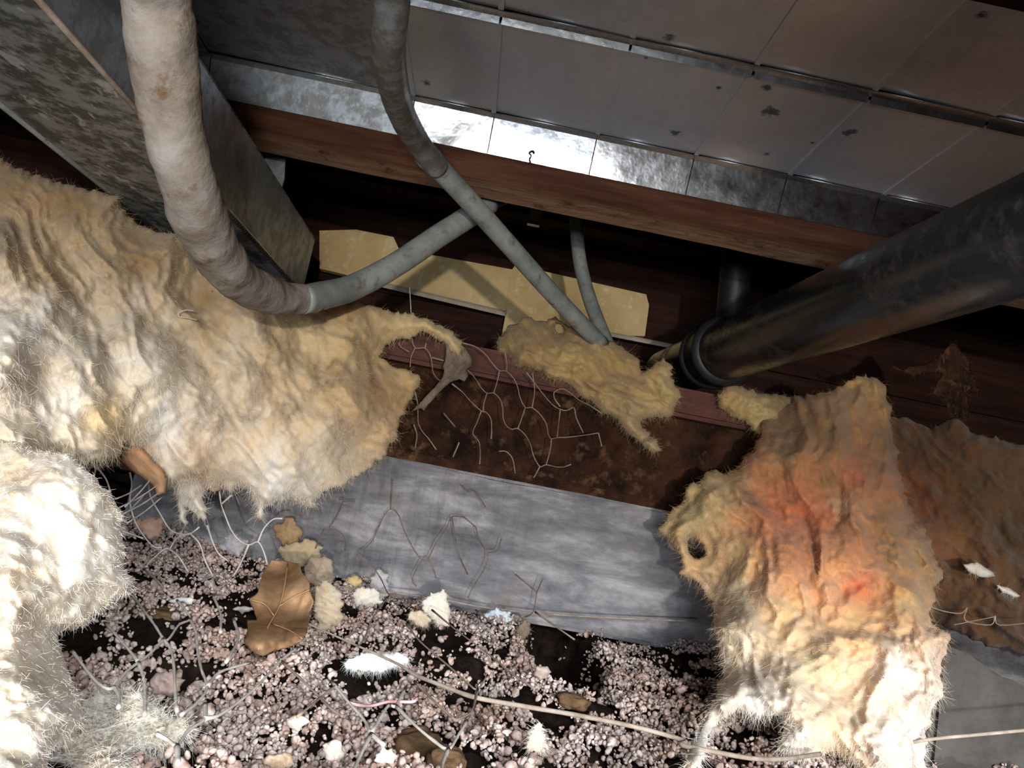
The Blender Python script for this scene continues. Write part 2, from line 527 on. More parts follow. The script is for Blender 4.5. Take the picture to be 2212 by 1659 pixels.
# soil crumbs: denser patches and bare dark cracks
N = 230000
sx = rng.uniform(-1.05, 1.0, N); sy = 0.33 + 0.82 * rng.random(N) ** 1.2
dens = fbm(sx * 16, sy * 16, 0.0, 21, 4) * 0.9 + fbm(sx * 45, sy * 45, 0.0, 22, 2) * 0.5
vis = np.abs(sx - 0.03) < 0.80 * sy + 0.12
hq = np.ones(N, bool)
for hp, rx, ry in ((HOLE, 0.043, 0.145), (HOLE2, 0.045, 0.018), (HOLE3, 0.025, 0.016)):
    hq &= (((sx - hp[0]) / rx) ** 2 + ((sy - hp[1]) / ry) ** 2) > 1.0
keep = vis & hq & (dens > -0.01 + 0.12 * rng.normal(size=N))
sx, sy = sx[keep], sy[keep]
if len(sx) > 76000:
    sx, sy = sx[:76000], sy[:76000]
sr = 0.00175 * np.exp(0.42 * rng.normal(size=len(sx)))
sz = ground_z(sx, sy) + rng.uniform(-0.001, 0.009, len(sx))
if len(ICO_V) == 42:
    pass
scatter('soil_crumbs', np.stack([sx, sy, sz], -1), sr, M_gran, 'pinkish brown soil crumbs strewn over the crawl space floor', 'soil')

# ------------------------------------------------------------------ sheet-metal ceiling lining
ZC = 0.434
def seam_y(px, py):
    return PZ(px, py, ZC)[1]
Y1 = seam_y(1080, 42); Y2 = seam_y(1068, 248); Y3 = 0.858
Z3 = P(1065, 336, Y3)[2]
colx = [PZ(x, y, ZC)[0] for x, y in ((430, 80), (895, 208), (1068, 248), (1290, 296), (1503, 337), (1704, 380), (1960, 392))]
colx.append(colx[-1] + 0.13)
colx[-2] = PZ(1986, 367, ZC)[0]
colx = [colx[0] - 0.30] + colx
spots = []
for (x, y, r) in ((1443, 93, .007), (1663, 241, .009), (1658, 190, .005), (1835, 286, .008), (1460, 287, .006), (1790, 200, .004), (1655, 332, .005), (1345, 52, .003),
                  (493, 180, .014), (920, 178, .005), (1552, 190, .003), (2120, 45, .005), (425, 50, .005), (510, 105, .006), (1755, 308, .003), (1910, 35, .004), (1395, 125, .002)):
    spots.append((PZ(x, y, ZC), r * 1.7))
M_panel = mat_metal('bright_sheet_metal', (0.76, 0.81, 0.88), (0.36, 0.52), spots, 0.12, 0.0006, (0.40, 0.37, 0.34), 0.72)
M_panel_old = mat_metal('mottled_sheet_metal', (0.46, 0.46, 0.45), (0.38, 0.55), spots[8:13], 0.7, 0.0015, (0.22, 0.20, 0.175), 0.55, 0.5)
M_strip = mat_metal('polished_sheet_metal', (0.90, 0.91, 0.92), (0.16, 0.26), (), 0.1, 0.0008, (0.6, 0.58, 0.55))
M_lip = mat_metal('sheet_metal_lip', (0.66, 0.66, 0.65), (0.22, 0.34), (), 0.2, 0.0008, (0.36, 0.33, 0.29))
lining = empty('sheet_metal_lining', (0.2, 0.6, ZC), 'shiny sheet-metal panels lining the ceiling above the joist', 'metal sheet')

def panel(x0, x1, ya, za, yb, zb, mat, seed, sag=0.0010, n=10, name='panel', tilt=0.0, parent=None):
    """thin bent sheet between (ya,za) and (yb,zb)"""
    u = np.linspace(0, 1, n); U, Vv = np.meshgrid(u, u)
    X = x0 + (x1 - x0) * U; Y = ya + (yb - ya) * Vv
    Z = za + (zb - za) * Vv + tilt * (U - 0.5) * (x1 - x0)
    bend = fbm(X * 14, Y * 14, 0.0, seed, 2) * sag * np.sin(math.pi * U) * np.sin(math.pi * Vv)
    edge = np.minimum(np.minimum(U, 1 - U), np.minimum(Vv, 1 - Vv)) * (n - 1)
    Z = Z + bend
    top = np.stack([X, Y, Z + 0.0012], -1).reshape(-1, 3); bot = np.stack([X, Y, Z], -1).reshape(-1, 3)
    id0 = np.arange(n * n).reshape(n, n)
    q = np.stack([id0[:-1, :-1], id0[1:, :-1], id0[1:, 1:], id0[:-1, 1:]], -1).reshape(-1, 4)
    q2 = q[:, ::-1] + n * n
    rim = np.concatenate([id0[0, :], id0[1:, -1], id0[-1, -2::-1], id0[-2:0:-1, 0]])
    r2 = np.roll(rim, -1)
    m2 = len(rim); e = 2 * n * n + np.arange(m2); e2 = np.roll(e, -1)
    q3 = np.stack([e, e2, e2 + m2, e + m2], -1)          # own rim vertices keep the cut edge sharp
    return mesh(name, np.vstack([bot, top, bot[rim], top[rim]]), np.vstack([q, q2, q3]), mat, parent or lining)

g = 0.0006
for ci in range(len(colx) - 1):
    x0, x1 = colx[ci] + g, colx[ci + 1] - g
    mt = M_panel_old if ci < 2 else M_panel
    tl = rnd.uniform(-0.02, 0.02)
    panel(x0, x1, 0.501, ZC + 0.004, Y1 - 0.010, ZC + 0.004, mt, 10 + ci, tilt=tl)
    panel(x0, x1, Y1 + 0.004, ZC, Y2 - 0.008, ZC, mt, 30 + ci, tilt=tl * 0.6)
    panel(x0, x1, Y2 + 0.004, ZC - 0.001, Y3, Z3 + 0.001, mt if ci < 2 else M_strip, 50 + ci, sag=0.002)
    # lapped seams
    if ci >= 2:
        for ya_, yb_, z_ in ((0.501, Y1 - 0.011, ZC + 0.0028), (Y1 + 0.004, Y2 - 0.008, ZC - 0.0012)):
            bm_obj('seam_strip', box_bm((colx[ci] - 0.0035, ya_, z_ - 0.0006), (colx[ci] + 0.002, yb_, z_ + 0.0008), 0.0003), M_panel, lining)
    panel(x0 - g, x1 + g, Y1 - 0.011, ZC + 0.0015, Y1 - 0.002, ZC + 0.0015, M_lip, 70 + ci, 0.0, 3, 'seam_strip')
    panel(x0 + g, x1 - g, Y1 - 0.002, ZC + 0.0015, Y1 + 0.0004, ZC - 0.0045, M_lip, 70 + ci, 0.0, 3, 'seam_lip')
    panel(x0 - g, x1 + g, Y2 - 0.008, ZC - 0.002, Y2 + 0.004, ZC - 0.002, M_lip, 90 + ci, 0.0, 3, 'seam_strip')

# ------------------------------------------------------------------ joists
def beam_mesh(name, lo, hi, mat, parent=None, amp=0.002, seed=0, n=90, bev=0.003):
    bm = box_bm(lo, hi, bev, n)
    for v in bm.verts:
        x, y, z = v.co
        a = float(fbm(np.array(x * 9.), np.array(y * 40.), np.array(z * 40.), seed, 3)) * amp
        v.co.z += a; v.co.y += a * 0.5
    return bm_obj(name, bm, mat, parent, smooth=False)

M_joist_bounce = mat_basic('joist_bounce_light', (0.20, 0.105, 0.058), (0.40, 0.25, 0.155), 7, 0.85, 0.003, (1.5, 10, 10), (0.3, 0.7), 0.15, 0, (0.12, 0.055, 0.03), 30)
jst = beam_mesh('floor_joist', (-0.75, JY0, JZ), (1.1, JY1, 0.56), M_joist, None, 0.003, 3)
jst.data.materials.append(M_joist_bounce)           # paler underside paints in bounce light from below
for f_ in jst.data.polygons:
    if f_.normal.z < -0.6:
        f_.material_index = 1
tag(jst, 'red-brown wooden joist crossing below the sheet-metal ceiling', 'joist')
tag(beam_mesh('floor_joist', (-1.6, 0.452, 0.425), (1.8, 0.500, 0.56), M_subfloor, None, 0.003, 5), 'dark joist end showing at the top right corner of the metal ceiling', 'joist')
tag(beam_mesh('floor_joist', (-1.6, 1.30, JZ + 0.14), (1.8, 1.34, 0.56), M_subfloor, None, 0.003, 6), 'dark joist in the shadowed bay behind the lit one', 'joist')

tag(beam_mesh('light_blocker', (-1.6, -0.05, 0.166), (1.8, -0.01, 0.60), M_joist, None, 0.002, 8), 'unseen board added above the viewer to cut off the high light', 'blocker')  # added out of view so lamp and daylight stop below the joist

# bracket in the bay
bp = P(1155, 470, 1.28)
bk = empty('metal_bracket', tuple(bp), 'small galvanised bracket hanging in the dark bay behind the joist', 'bracket')
bm_obj('plate', box_bm((bp[0] - .011, bp[1] - .002, bp[2] - .015), (bp[0] + .011, bp[1] + .001, bp[2] + .045), 0.0006), M_conduit, bk)
bm_obj('foot', box_bm((bp[0] - .011, bp[1] - .012, bp[2] - .017), (bp[0] + .011, bp[1] + .001, bp[2] - .0145), 0.0004), M_lip, bk)

# ------------------------------------------------------------------ cream boards lit through the bay, tops cut along the joist shadow's edge
def pix_board(name, pts, Y, th, mat, parent=None, amp=0.0):
    v0 = [P(x, y, Y) for x, y in pts]; v1 = [p + np.array([0, th, 0]) for p in v0]
    n = len(pts)
    fs = [tuple(range(n)), tuple(range(2 * n - 1, n - 1, -1))] + [(i, i + n, (i + 1) % n + n, (i + 1) % n) for i in range(n)]
    return mesh(name, np.array(v0 + v1), fs, mat, parent, smooth=False)

b = pix_board('cream_board', [(690, 498), (770, 496), (850, 512), (862, 538), (1112, 583), (1100, 620), (1092, 674), (980, 648), (850, 618), (690, 580)], 1.575, 0.022, M_cream)
tag(b, 'cream board behind the conduits with a crossed shadow on it', 'board')
b = pix_board('cream_board', [(1113, 572), (1210, 594), (1396, 636), (1402, 660), (1393, 726), (1270, 722), (1082, 735), (1093, 674), (1101, 590)], 1.57, 0.022, M_cream)
tag(b, 'cream board right of the seam, above the torn wool on the beam', 'board')
a0, a1 = P(780, 604, 1.555), P(1092, 677, 1.555)
tag(mesh('ledge_strip', *tube_arrays([a0, a1], 0.006, 4), M_ledge, None, False), 'thin pale strip along the lower edge of the left cream board', 'strip')
a0, a1 = P(1300, 718, 1.55), P(1640, 785, 1.55)
tag(mesh('ledge_strip', *tube_arrays([a0, a1], 0.005, 4), M_ledge, None, False), 'thin pale strip under the right cream board, running behind the drain pipe', 'strip')

# ------------------------------------------------------------------ steel beam and timber
BY = 1.15
zt = P(1200, 790, BY)[2]; zm = P(1140, 1032, BY)[2]; zb = P(1270, 1350, BY)[2]
beam = empty('steel_beam', (0, BY, zm), 'rusty brown steel beam lying on the grey timber', 'beam')
beam_mesh('top_flange', (-1.3, BY - 0.035, zt - 0.045), (1.6, BY + 0.12, zt), M_flange, beam, 0.0015, 11, 60, 0.006)
beam_mesh('web', (-1.3, BY, zm - 0.02), (1.6, BY + 0.04, zt - 0.03), M_rust, beam, 0.003, 12, 90, 0.002)
beam_mesh('bottom_flange', (-1.3, BY - 0.014, zm - 0.012), (1.6, BY + 0.12, zm + 0.004), M_rust, beam, 0.002, 13, 60, 0.003)
x_end = P(285, 1075, BY)[0]
tag(beam_mesh('timber_beam', (x_end, BY - 0.018, zb - 0.012), (1.6, BY + 0.12, zm - 0.006), M_timber, None, 0.004, 14, 160, 0.006), 'weathered grey timber under the rusty steel beam', 'timber')

# ------------------------------------------------------------------ drain pipe
pa = P(1448, 800, 1.30); pb = P(1532, 772, 1.14); pc = P(1850, 650, 0.745); pd = P(2212, 512, 0.52)
axis = _n(pd - pb)
pe = pd + axis * 0.25
pr = 0.0445
pipe = empty('drain_pipe', tuple(pb), 'black plastic drain pipe slanting up to the right under the joist', 'pipe')
def lathe_along(name, p0, ax, prof, mat, parent, sides=40):
    pts = [p0 + ax * s for s, r in prof]; rad = np.array([r for s, r in prof])
    p = np.array(pts)
    u = np.cross(ax, [0, 0, 1.0]); u /= np.linalg.norm(u); v = np.cross(ax, u)
    V = []
    for i in range(len(p)):
        for k in range(sides):
            a = 2 * math.pi * k / sides
            V.append(p[i] + (u * math.cos(a) + v * math.sin(a)) * rad[i])
    Fq = []
    for i in range(len(p) - 1):
        for k in range(sides):
            k2 = (k + 1) % sides
            Fq.append((i * sides + k, (i + 1) * sides + k, (i + 1) * sides + k2, i * sides + k2))
    return mesh(name, np.array(V), Fq, mat, parent)
Lp = float(np.linalg.norm(pe - pb))
lathe_along('pipe_barrel', pb, axis, [(-0.2, pr - .001), (0.02, pr - .001), (0.05, pr), (Lp * 0.5, pr), (Lp, pr), (Lp, pr - .006), (-0.2, pr - .006)], M_abs, pipe)
lathe_along('coupling', pb, axis, [(s_ + 0.062, r_) for s_, r_ in [(-0.060, pr), (-0.060, pr + .003), (-0.012, pr + .004), (0.0, pr + .004), (0.004, pr + .0005), (0.004, pr)]], M_abs, pipe)
lathe_along('sealing_ring', pb, axis, [(s_ + 0.062, r_) for s_, r_ in [(-0.006, pr), (-0.005, pr + .0075), (0.000, pr + .009), (0.007, pr + .0075), (0.009, pr)]], M_dark, pipe)
lathe_along('sealing_ring', pb, axis, [(s_ + 0.062, r_) for s_, r_ in [(-0.062, pr), (-0.061, pr + .006), (-0.056, pr + .0075), (-0.050, pr + .006), (-0.048, pr)]], M_dark, pipe)
vp0 = P(1592, 560, 1.22); vp1 = P(1575, 760, 1.22)
st = empty('vent_pipe', tuple(vp1), 'dark upright pipe in the shadow above the drain pipe coupling', 'pipe')
mesh('pipe_barrel', *tube_arrays([vp1, vp0, vp0 + np.array([0, 0, .1])], 0.027, 20), M_dark, st)
lathe_along('collar', vp0 + np.array([0, 0, -0.005]), np.array([0, 0, 1.0]), [(-.012, .027), (-.010, .032), (.012, .032), (.014, .027)], M_dark, st, 24)

# ------------------------------------------------------------------ duct at upper left
zD = 0.235
def DZ(px, py):
    return PZ(px, py, zD)
s1a, s1b = DZ(30, 0), DZ(655, 615)
xr = 0.5 * (DZ(170, 140)[0] + DZ(560, 510)[0])
xl = 0.5 * (DZ(60, 285)[0] + DZ(300, 455)[0])
yr = DZ(430, 388)[1]
w = ray(560, 330); ztop = (w * (xr / w[0]))[2]
dy0, dy1 = 0.30, DZ(668, 628)[1] + 0.04
M_duct = mat_metal('mottled_galvanised_duct', (0.30, 0.33, 0.34), (0.40, 0.6), (), 1.0, 0.0015, (0.085, 0.09, 0.08), 0.5, 0.8)
M_duct_b = mat_metal('bluish_galvanised_duct', (0.50, 0.57, 0.63), (0.32, 0.5), (), 0.55, 0.0012, (0.22, 0.19, 0.165), 0.85, 0.15)
duct = empty('air_duct', (xr, 0.7, zD), 'mottled galvanised air duct running away at the upper left', 'duct')
tD = 0.002
bm_obj('bottom_sheet', box_bm((xl, dy0, zD), (xr, dy1, zD + tD), 0.0005, 6), M_duct, duct)
bm_obj('side_sheet', box_bm((xr - tD, dy0, zD + tD), (xr, dy1, ztop), 0.0005, 6), M_duct_b, duct)
bm_obj('side_sheet', box_bm((xl, dy0, zD + tD), (xl + tD, dy1, ztop), 0.0005, 6), M_duct_b, duct)
bm_obj('top_sheet', box_bm((xl, dy0, ztop), (xr, dy1, ztop + tD), 0.0005, 6), M_duct, duct)
mesh('corner_seam', *tube_arrays([(xr + .001, dy0, zD), (xr + .001, dy1 * 0.72, zD)], 0.0022, 6), M_wire, duct)
mesh('corner_seam', *tube_arrays([(xl, dy0, zD), (xl, dy1, zD)], 0.003, 6), M_conduit_b, duct)
ry0 = DZ(455, 405)[1]
rail = bm_obj('perforated_rail', box_bm((xr - .002, ry0, zD - .002), (xr + .007, dy1, zD), 0.0004), M_lip, duct)
bm = bmesh.new()
yy = ry0 + .01
while yy < dy1 - .01:
    for dx in (0.0005, 0.0045):
        box_bm((xr - .001 + dx, yy, zD - .0026), (xr + .001 + dx, yy + .003, zD - .0018), 0, bm=bm)
    yy += 0.0065
bm_obj('punched_holes', bm, M_dark, rail)
# transition flange where the duct turns up behind the joist
tp = np.array([xr, DZ(540, 500)[1] + 0.03, ztop])
pts = [P(x, y, 0.93) for x, y in ((588, 318), (615, 325), (612, 380), (600, 430), (575, 470), (572, 380))]
pix_board('takeoff_flange', [(578, 318), (617, 322), (614, 385), (598, 440), (560, 520), (520, 540), (560, 400)], 0.955, 0.004, M_duct_b, duct)

# ------------------------------------------------------------------ conduits
wp = [(318, -80, .40, .0205), (335, 0, .42, .0205), (352, 120, .44, .0200), (372, 260, .47, .0195), (400, 380, .50, .0195), (438, 490, .55, .0200),
      (490, 575, .61, .0195), (545, 622, .67, .0185), (610, 645, .73, .0170), (680, 645, .78, .0148)]
pts = [np.append(P(x, y, Y), r) for x, y, Y, r in wp]
s = resample(pts, 12)
wc = empty('wrapped_pipe', tuple(s[-1][:3]), 'thick dust-caked pipe hanging from the top left and bending to the right', 'pipe')
V, Fq = tube_arrays(s[:, :3], s[:, 3], 28, True, 0.13, 4, 55.0)
mesh('dusty_wrap', V, Fq, M_wrap, wc)
wp = [(650, 648, .755, .0150), (740, 628, .82, .0150), (800, 603, .85, .0148), (870, 562, .875, .0145), (950, 508, .90, .0145), (1010, 470, .925, .0145), (1058, 438, .945, .0145)]
pts = [np.append(P(x, y, Y), r) for x, y, Y, r in wp]
s = resample(pts, 10)
V, Fq = tube_arrays(s[:, :3], s[:, 3], 20, True, 0.03, 6, 40.0)
mesh('bare_conduit', V, Fq, M_conduit_b, wc)
e0 = s[-1][:3]; e1 = P(1078, 428, .955)
mesh('end_sleeve', *tube_arrays([e0 - (e1 - e0) * .2, e1, e1 + (e1 - e0) * .8], 0.0115, 16), M_dark, wc)

wp = [(842, -90, .46, .0133), (846, 0, .49, .0133), (840, 90, .53, .0133), (846, 170, .59, .0133), (870, 250, .68, .0133), (905, 312, .765, .0133), (945, 362, .815, .0132)]
pts = [np.append(P(x, y, Y), r) for x, y, Y, r in wp]
s = resample(pts, 12)
c2 = empty('steel_conduit', tuple(s[-1][:3]), 'long steel conduit curving down from the ceiling and crossing the joist', 'conduit')
V, Fq = tube_arrays(s[:, :3], s[:, 3], 24, True, 0.05, 8, 60.0)
mesh('stained_bend', V, Fq, M_conduit, c2)
wp = [(930, 345, .805, .0128), (1010, 430, .862, .0126), (1100, 530, .93, .0126), (1200, 642, 1.01, .0126), (1300, 745, 1.10, .0126)]
pts = [np.append(P(x, y, Y), r) for x, y, Y, r in wp]
s = resample(pts, 8)
V, Fq = tube_arrays(s[:, :3], s[:, 3], 24)
mesh('straight_run', V, Fq, M_conduit_b, c2)
mesh('coupling_ring', *tube_arrays([P(918, 332, .795), P(940, 356, .812)], 0.0142, 24), M_conduit, c2)
c3 = resample([P(1243, 455, 1.22), P(1252, 560, 1.2), P(1275, 650, 1.18), P(1318, 760, 1.13)], 8)
tag(mesh('steel_conduit', *tube_arrays(c3, 0.0115, 20), M_conduit_b), 'short thin conduit standing right of the long one, ending behind the wool', 'conduit')

# ------------------------------------------------------------------ soft things: wool, leaves, scraps
def pip(x, y, poly):
    inside = np.zeros(x.shape, bool)
    n = len(poly); j = n - 1
    for i in range(n):
        xi, yi = poly[i]; xj, yj = poly[j]
        c = ((yi > y) != (yj > y)) & (x < (xj - xi) * (y - yi) / (yj - yi + 1e-9) + xi)
        inside ^= c; j = i
    return inside

def nearest(x, y, poly):
    best = np.full(x.shape, 1e18); bx = np.zeros_like(x); by = np.zeros_like(x)
    n = len(poly)
    for i in range(n):
        ax, ay = poly[i]; cx_, cy_ = poly[(i + 1) % n]
        dx, dy = cx_ - ax, cy_ - ay
        t = np.clip(((x - ax) * dx + (y - ay) * dy) / (dx * dx + dy * dy + 1e-9), 0, 1)
        qx, qy = ax + t * dx, ay + t * dy
        d = (qx - x) ** 2 + (qy - y) ** 2
        mk = d < best
        best = np.where(mk, d, best); bx = np.where(mk, qx, bx); by = np.where(mk, qy, by)
    return np.sqrt(best), bx, by

def idw(x, y, ctrl, power=3.0):
    c = np.array([list(q[:2]) + list(np.atleast_1d(q[2])) for q in ctrl], float)
    wsum = 0; acc = 0
    for q in c:
        d = np.hypot(x - q[0], y - q[1]) + 20.0
        wq = d ** -power
        wsum = wsum + wq; acc = acc + wq[..., None] * q[2:]
    return acc / wsum[..., None]

def rag_edge(poly, amp, seed, seg=9.0):
    """subdivide an outline and make it ragged"""
    out = []
    n = len(poly)
    for i in range(n):
        a = np.array(poly[i], float); b2 = np.array(poly[(i + 1) % n], float)
        m2 = max(1, int(np.linalg.norm(b2 - a) / seg))
        for k2 in range(m2):
            out.append(a + (b2 - a) * k2 / m2)
    out = np.array(out)
    d = np.roll(out, -1, 0) - np.roll(out, 1, 0)
    nn = np.stack([d[:, 1], -d[:, 0]], -1); nn /= np.linalg.norm(nn, axis=1)[:, None] + 1e-9
    s2 = fbm(out[:, 0] / 26., out[:, 1] / 26., 0.0, seed, 3)
    s3 = rng.uniform(-1, 1, len(out)) * 0.45
    return [tuple(q) for q in out + nn * ((s2 * 1.4 + s3) * amp)[:, None]]

def soft(name, outline, depth, tint, mat, parent=None, thick=0.05, width=60.0, step=5.0, fold=0.02, fold_scale=(120., 45.), ang=60.0,
         fine=0.006, seed=1, holes=(), ragged=5.0, back=0.5, fibres=0, flen=0.02, seg=9.0, on_ground=False, fib_edge=0.6, warp=0.5):
    """a body with an irregular outline, its own distance, thickness, folds and back"""
    poly = rag_edge(outline, ragged, seed, seg)
    polys = [poly] + [rag_edge(h, ragged * 0.5, seed + 3, seg) for h in holes]
    pa = np.array(poly)
    x = np.arange(pa[:, 0].min() - step, pa[:, 0].max() + 2 * step, step)
    y = np.arange(pa[:, 1].min() - step, pa[:, 1].max() + 2 * step, step)
    X, Yp = np.meshgrid(x, y)
    ins = pip(X, Yp, poly)
    dist, bx, by = nearest(X, Yp, poly)
    for hq_ in polys[1:]:
        hi = pip(X, Yp, hq_)
        d2, hx, hy = nearest(X, Yp, hq_)
        ins &= ~hi
        mk = d2 < dist
        dist = np.where(mk, d2, dist); bx = np.where(mk, hx, bx); by = np.where(mk, hy, by)
    out = ~ins
    X = np.where(out, bx, X); Yp = np.where(out, by, Yp); dist = np.where(out, 0.0, dist)
    inner = (ins[:-1, :-1].astype(int) + ins[:-1, 1:] + ins[1:, 1:] + ins[1:, :-1])
    cell = inner >= 1
    u = np.clip(dist / width, 0, 1)
    prof = np.sqrt(np.clip(1 - (1 - u) ** 2, 0, 1))
    base = idw(X, Yp, depth)[..., 0]
    a = math.radians(ang)
    wx = X + warp * 60 * fbm(X / 130., Yp / 130., 0.0, seed + 50, 2); wy = Yp + warp * 60 * fbm(X / 130., Yp / 130., 0.0, seed + 60, 2)
    al = wx * math.cos(a) + wy * math.sin(a); ac = -wx * math.sin(a) + wy * math.cos(a)
    f1 = ridged(al / fold_scale[0], ac / fold_scale[1], seed, 3) - 0.62
    f2 = fbm(al / (fold_scale[0] * 0.35) + 0.6 * f1, ac / (fold_scale[1] * 0.45), 0.0, seed + 9, 4, 0.55)
    f3 = fbm(X / 110., Yp / 110., 0.0, seed + 12, 3)
    ef = np.clip(dist / 14.0, 0, 1)
    f4 = ridged(al / 42., ac / 15., seed + 71, 3) - 0.62
    f5 = fbm(X / 11., Yp / 11., 0.0, seed + 75, 2)
    front = base - thick * prof * (1 + 0.35 * f3) - ef * (fold * f1 * 1.6 + fine * f2 + fine * 0.22 * f4 + fine * 0.32 * f5)
    bk_ = base + thick * back * prof
    shp = X.shape; n = X.size
    VF = P(X, Yp, front).reshape(-1, 3); VB = P(X, Yp, bk_).reshape(-1, 3)
    if on_ground:
        for A in (VF, VB):
            gz = ground_z(A[:, 0], A[:, 1])
    id0 = np.arange(n).reshape(shp)
    q = np.stack([id0[:-1, :-1], id0[:-1, 1:], id0[1:, 1:], id0[1:, :-1]], -1)[cell]
    rim = (dist.ravel() <= 0.0)
    idb = np.where(rim, np.arange(n), np.arange(n) + n)
    qb = idb[q][:, ::-1]
    V = np.vstack([VF, VB])
    Fc = np.vstack([q, qb])
    used = np.unique(Fc); remap = np.full(len(V), -1); remap[used] = np.arange(len(used))
    tc = idw(X, Yp, tint, 2.7).reshape(-1, 3)
    tc = tc.copy(); tc[:, 1] *= 1 - 0.08 * (1 - tc[:, 2] / tc[:, 0])
    C = np.vstack([tc, tc])[used]
    o = mesh(name, V[used], remap[Fc], mat, parent, True, C)
    if fibres:
        pts = VF.reshape(shp + (3,))
        ok = np.argwhere(ins & (dist > 1.0))
        dd = dist[ok[:, 0], ok[:, 1]]
        pr_ = np.where(dd < 16, 1.0, (1 - fib_edge) * 0.5); pr_ /= pr_.sum()
        ch = ok[rng.choice(len(ok), size=fibres, p=pr_)]
        p0 = pts[ch[:, 0], ch[:, 1]]
        px, py = X[ch[:, 0], ch[:, 1]], Yp[ch[:, 0], ch[:, 1]]
        ox = px - bx[ch[:, 0], ch[:, 1]]; oy = py - by[ch[:, 0], ch[:, 1]]
        on = np.hypot(ox, oy) + 1e-6
        ew = np.exp(-dd[0] / 20) if False else np.exp(-dist[ch[:, 0], ch[:, 1]] / 18.)
        sgn = rng.choice([-1, 1], fibres)
        dx = -ox / on * ew + math.cos(a) * 0.6 * sgn + rng.normal(size=fibres) * 0.45
        dy = -oy / on * ew + math.sin(a) * 0.6 * np.where(ang > 0, 1, sgn) + rng.normal(size=fibres) * 0.45
        nrm = np.hypot(dx, dy) + 1e-6; dx /= nrm; dy /= nrm
        L = flen * rng.uniform(0.35, 1.0, fibres)
        dirw = (R @ np.stack([dx, dy, rng.normal(size=fibres) * 0.2 - 0.15], 0)).T
        side = rng.normal(size=(fibres, 3)); side -= dirw * (side * dirw).sum(1)[:, None]; side /= np.linalg.norm(side, axis=1)[:, None]
        curl = rng.normal(size=(fibres, 3)) * 0.35
        wd_ = 0.00009
        segs = []
        for i, t in enumerate((0.0, 0.5, 1.0)):
            c = p0 + dirw * (L * t)[:, None] + curl * (L * t * t)[:, None] + np.array([0, 0, -0.25]) * (L * t * t)[:, None]
            ww = wd_ * (1 - 0.7 * t)
            segs += [c - side * ww, c + side * ww]
        S = np.stack(segs, 1).reshape(-1, 3)
        b6 = (np.arange(fibres) * 6)[:, None]
        q1 = b6 + np.array([[0, 1, 3, 2]]); q2 = b6 + np.array([[2, 3, 5, 4]])
        fo = mesh('loose_fibres', S, np.vstack([q1, q2]), M_fibre, o, True, np.repeat(tc.reshape(shp + (3,))[ch[:, 0], ch[:, 1]] * rng.uniform(.75, 1.1, (fibres, 1)), 6, axis=0))
        fo['kind'] = 'stuff'
    return o

def cr(pts, ox, oy, k):
    return [(ox + x * k, oy + y * k) for x, y in pts]

# --- left wool
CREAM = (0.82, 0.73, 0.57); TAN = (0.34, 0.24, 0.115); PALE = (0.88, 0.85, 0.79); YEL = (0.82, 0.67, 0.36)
L1 = [(-60, 325), (0, 338), (40, 368), (100, 385), (160, 403), (215, 418), (255, 425), (262, 455), (300, 480), (350, 500), (385, 505), (430, 560), (500, 600), (560, 628), (640, 650),
      (700, 656), (740, 652), (800, 662), (860, 675), (920, 690), (970, 712), (998, 740), (990, 768), (975, 757), (965, 737), (930, 722), (890, 725), (860, 735), (830, 742), (822, 770),
      (850, 790), (875, 795), (905, 815), (900, 840), (880, 880), (865, 930), (840, 975), (800, 1008), (780, 1020), (760, 1030), (740, 1045), (710, 1060), (688, 1080), (674, 1108), (655, 1090),
      (620, 1085), (588, 1090), (572, 1105), (562, 1122), (552, 1100), (538, 1062), (515, 1045), (500, 1060), (480, 1048), (452, 1062), (440, 1090), (455, 1115), (440, 1134), (418, 1122), (408, 1095), (396, 1090), (404, 1136), (390, 1115),
      (378, 1075), (362, 1050), (340, 1020), (300, 975), (268, 955), (255, 985), (215, 1005), (180, 1005), (100, 1010), (-60, 1010)]
L1d = [(-60, 340, .80), (100, 420, .80), (300, 500, .84), (450, 620, .90), (700, 690, .98), (960, 720, 1.06), (870, 760, 1.06), (890, 830, 1.06), (820, 980, 1.04), (680, 1080, .98), (560, 1100, .94), (420, 1110, .90),
       (330, 1000, .84), (200, 980, .68), (0, 980, .58), (0, 800, .60), (150, 800, .68), (300, 800, .78), (0, 600, .68), (250, 650, .80), (500, 800, .88), (700, 850, .96), (600, 950, .92)]
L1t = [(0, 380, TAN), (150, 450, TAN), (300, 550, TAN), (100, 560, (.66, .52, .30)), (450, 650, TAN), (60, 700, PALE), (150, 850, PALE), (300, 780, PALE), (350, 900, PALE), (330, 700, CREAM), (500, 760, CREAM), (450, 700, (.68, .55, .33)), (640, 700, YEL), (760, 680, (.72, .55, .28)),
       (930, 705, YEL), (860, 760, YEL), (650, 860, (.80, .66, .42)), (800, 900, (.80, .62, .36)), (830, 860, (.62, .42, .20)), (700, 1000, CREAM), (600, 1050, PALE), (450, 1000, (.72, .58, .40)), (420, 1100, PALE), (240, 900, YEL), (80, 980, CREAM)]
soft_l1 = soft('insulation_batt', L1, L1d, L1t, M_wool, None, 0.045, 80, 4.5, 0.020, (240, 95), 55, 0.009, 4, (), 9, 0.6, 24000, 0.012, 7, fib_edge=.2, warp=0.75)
tag(soft_l1, 'large cream and yellow glass-wool batt sagging at the left beneath the pipe', 'insulation')

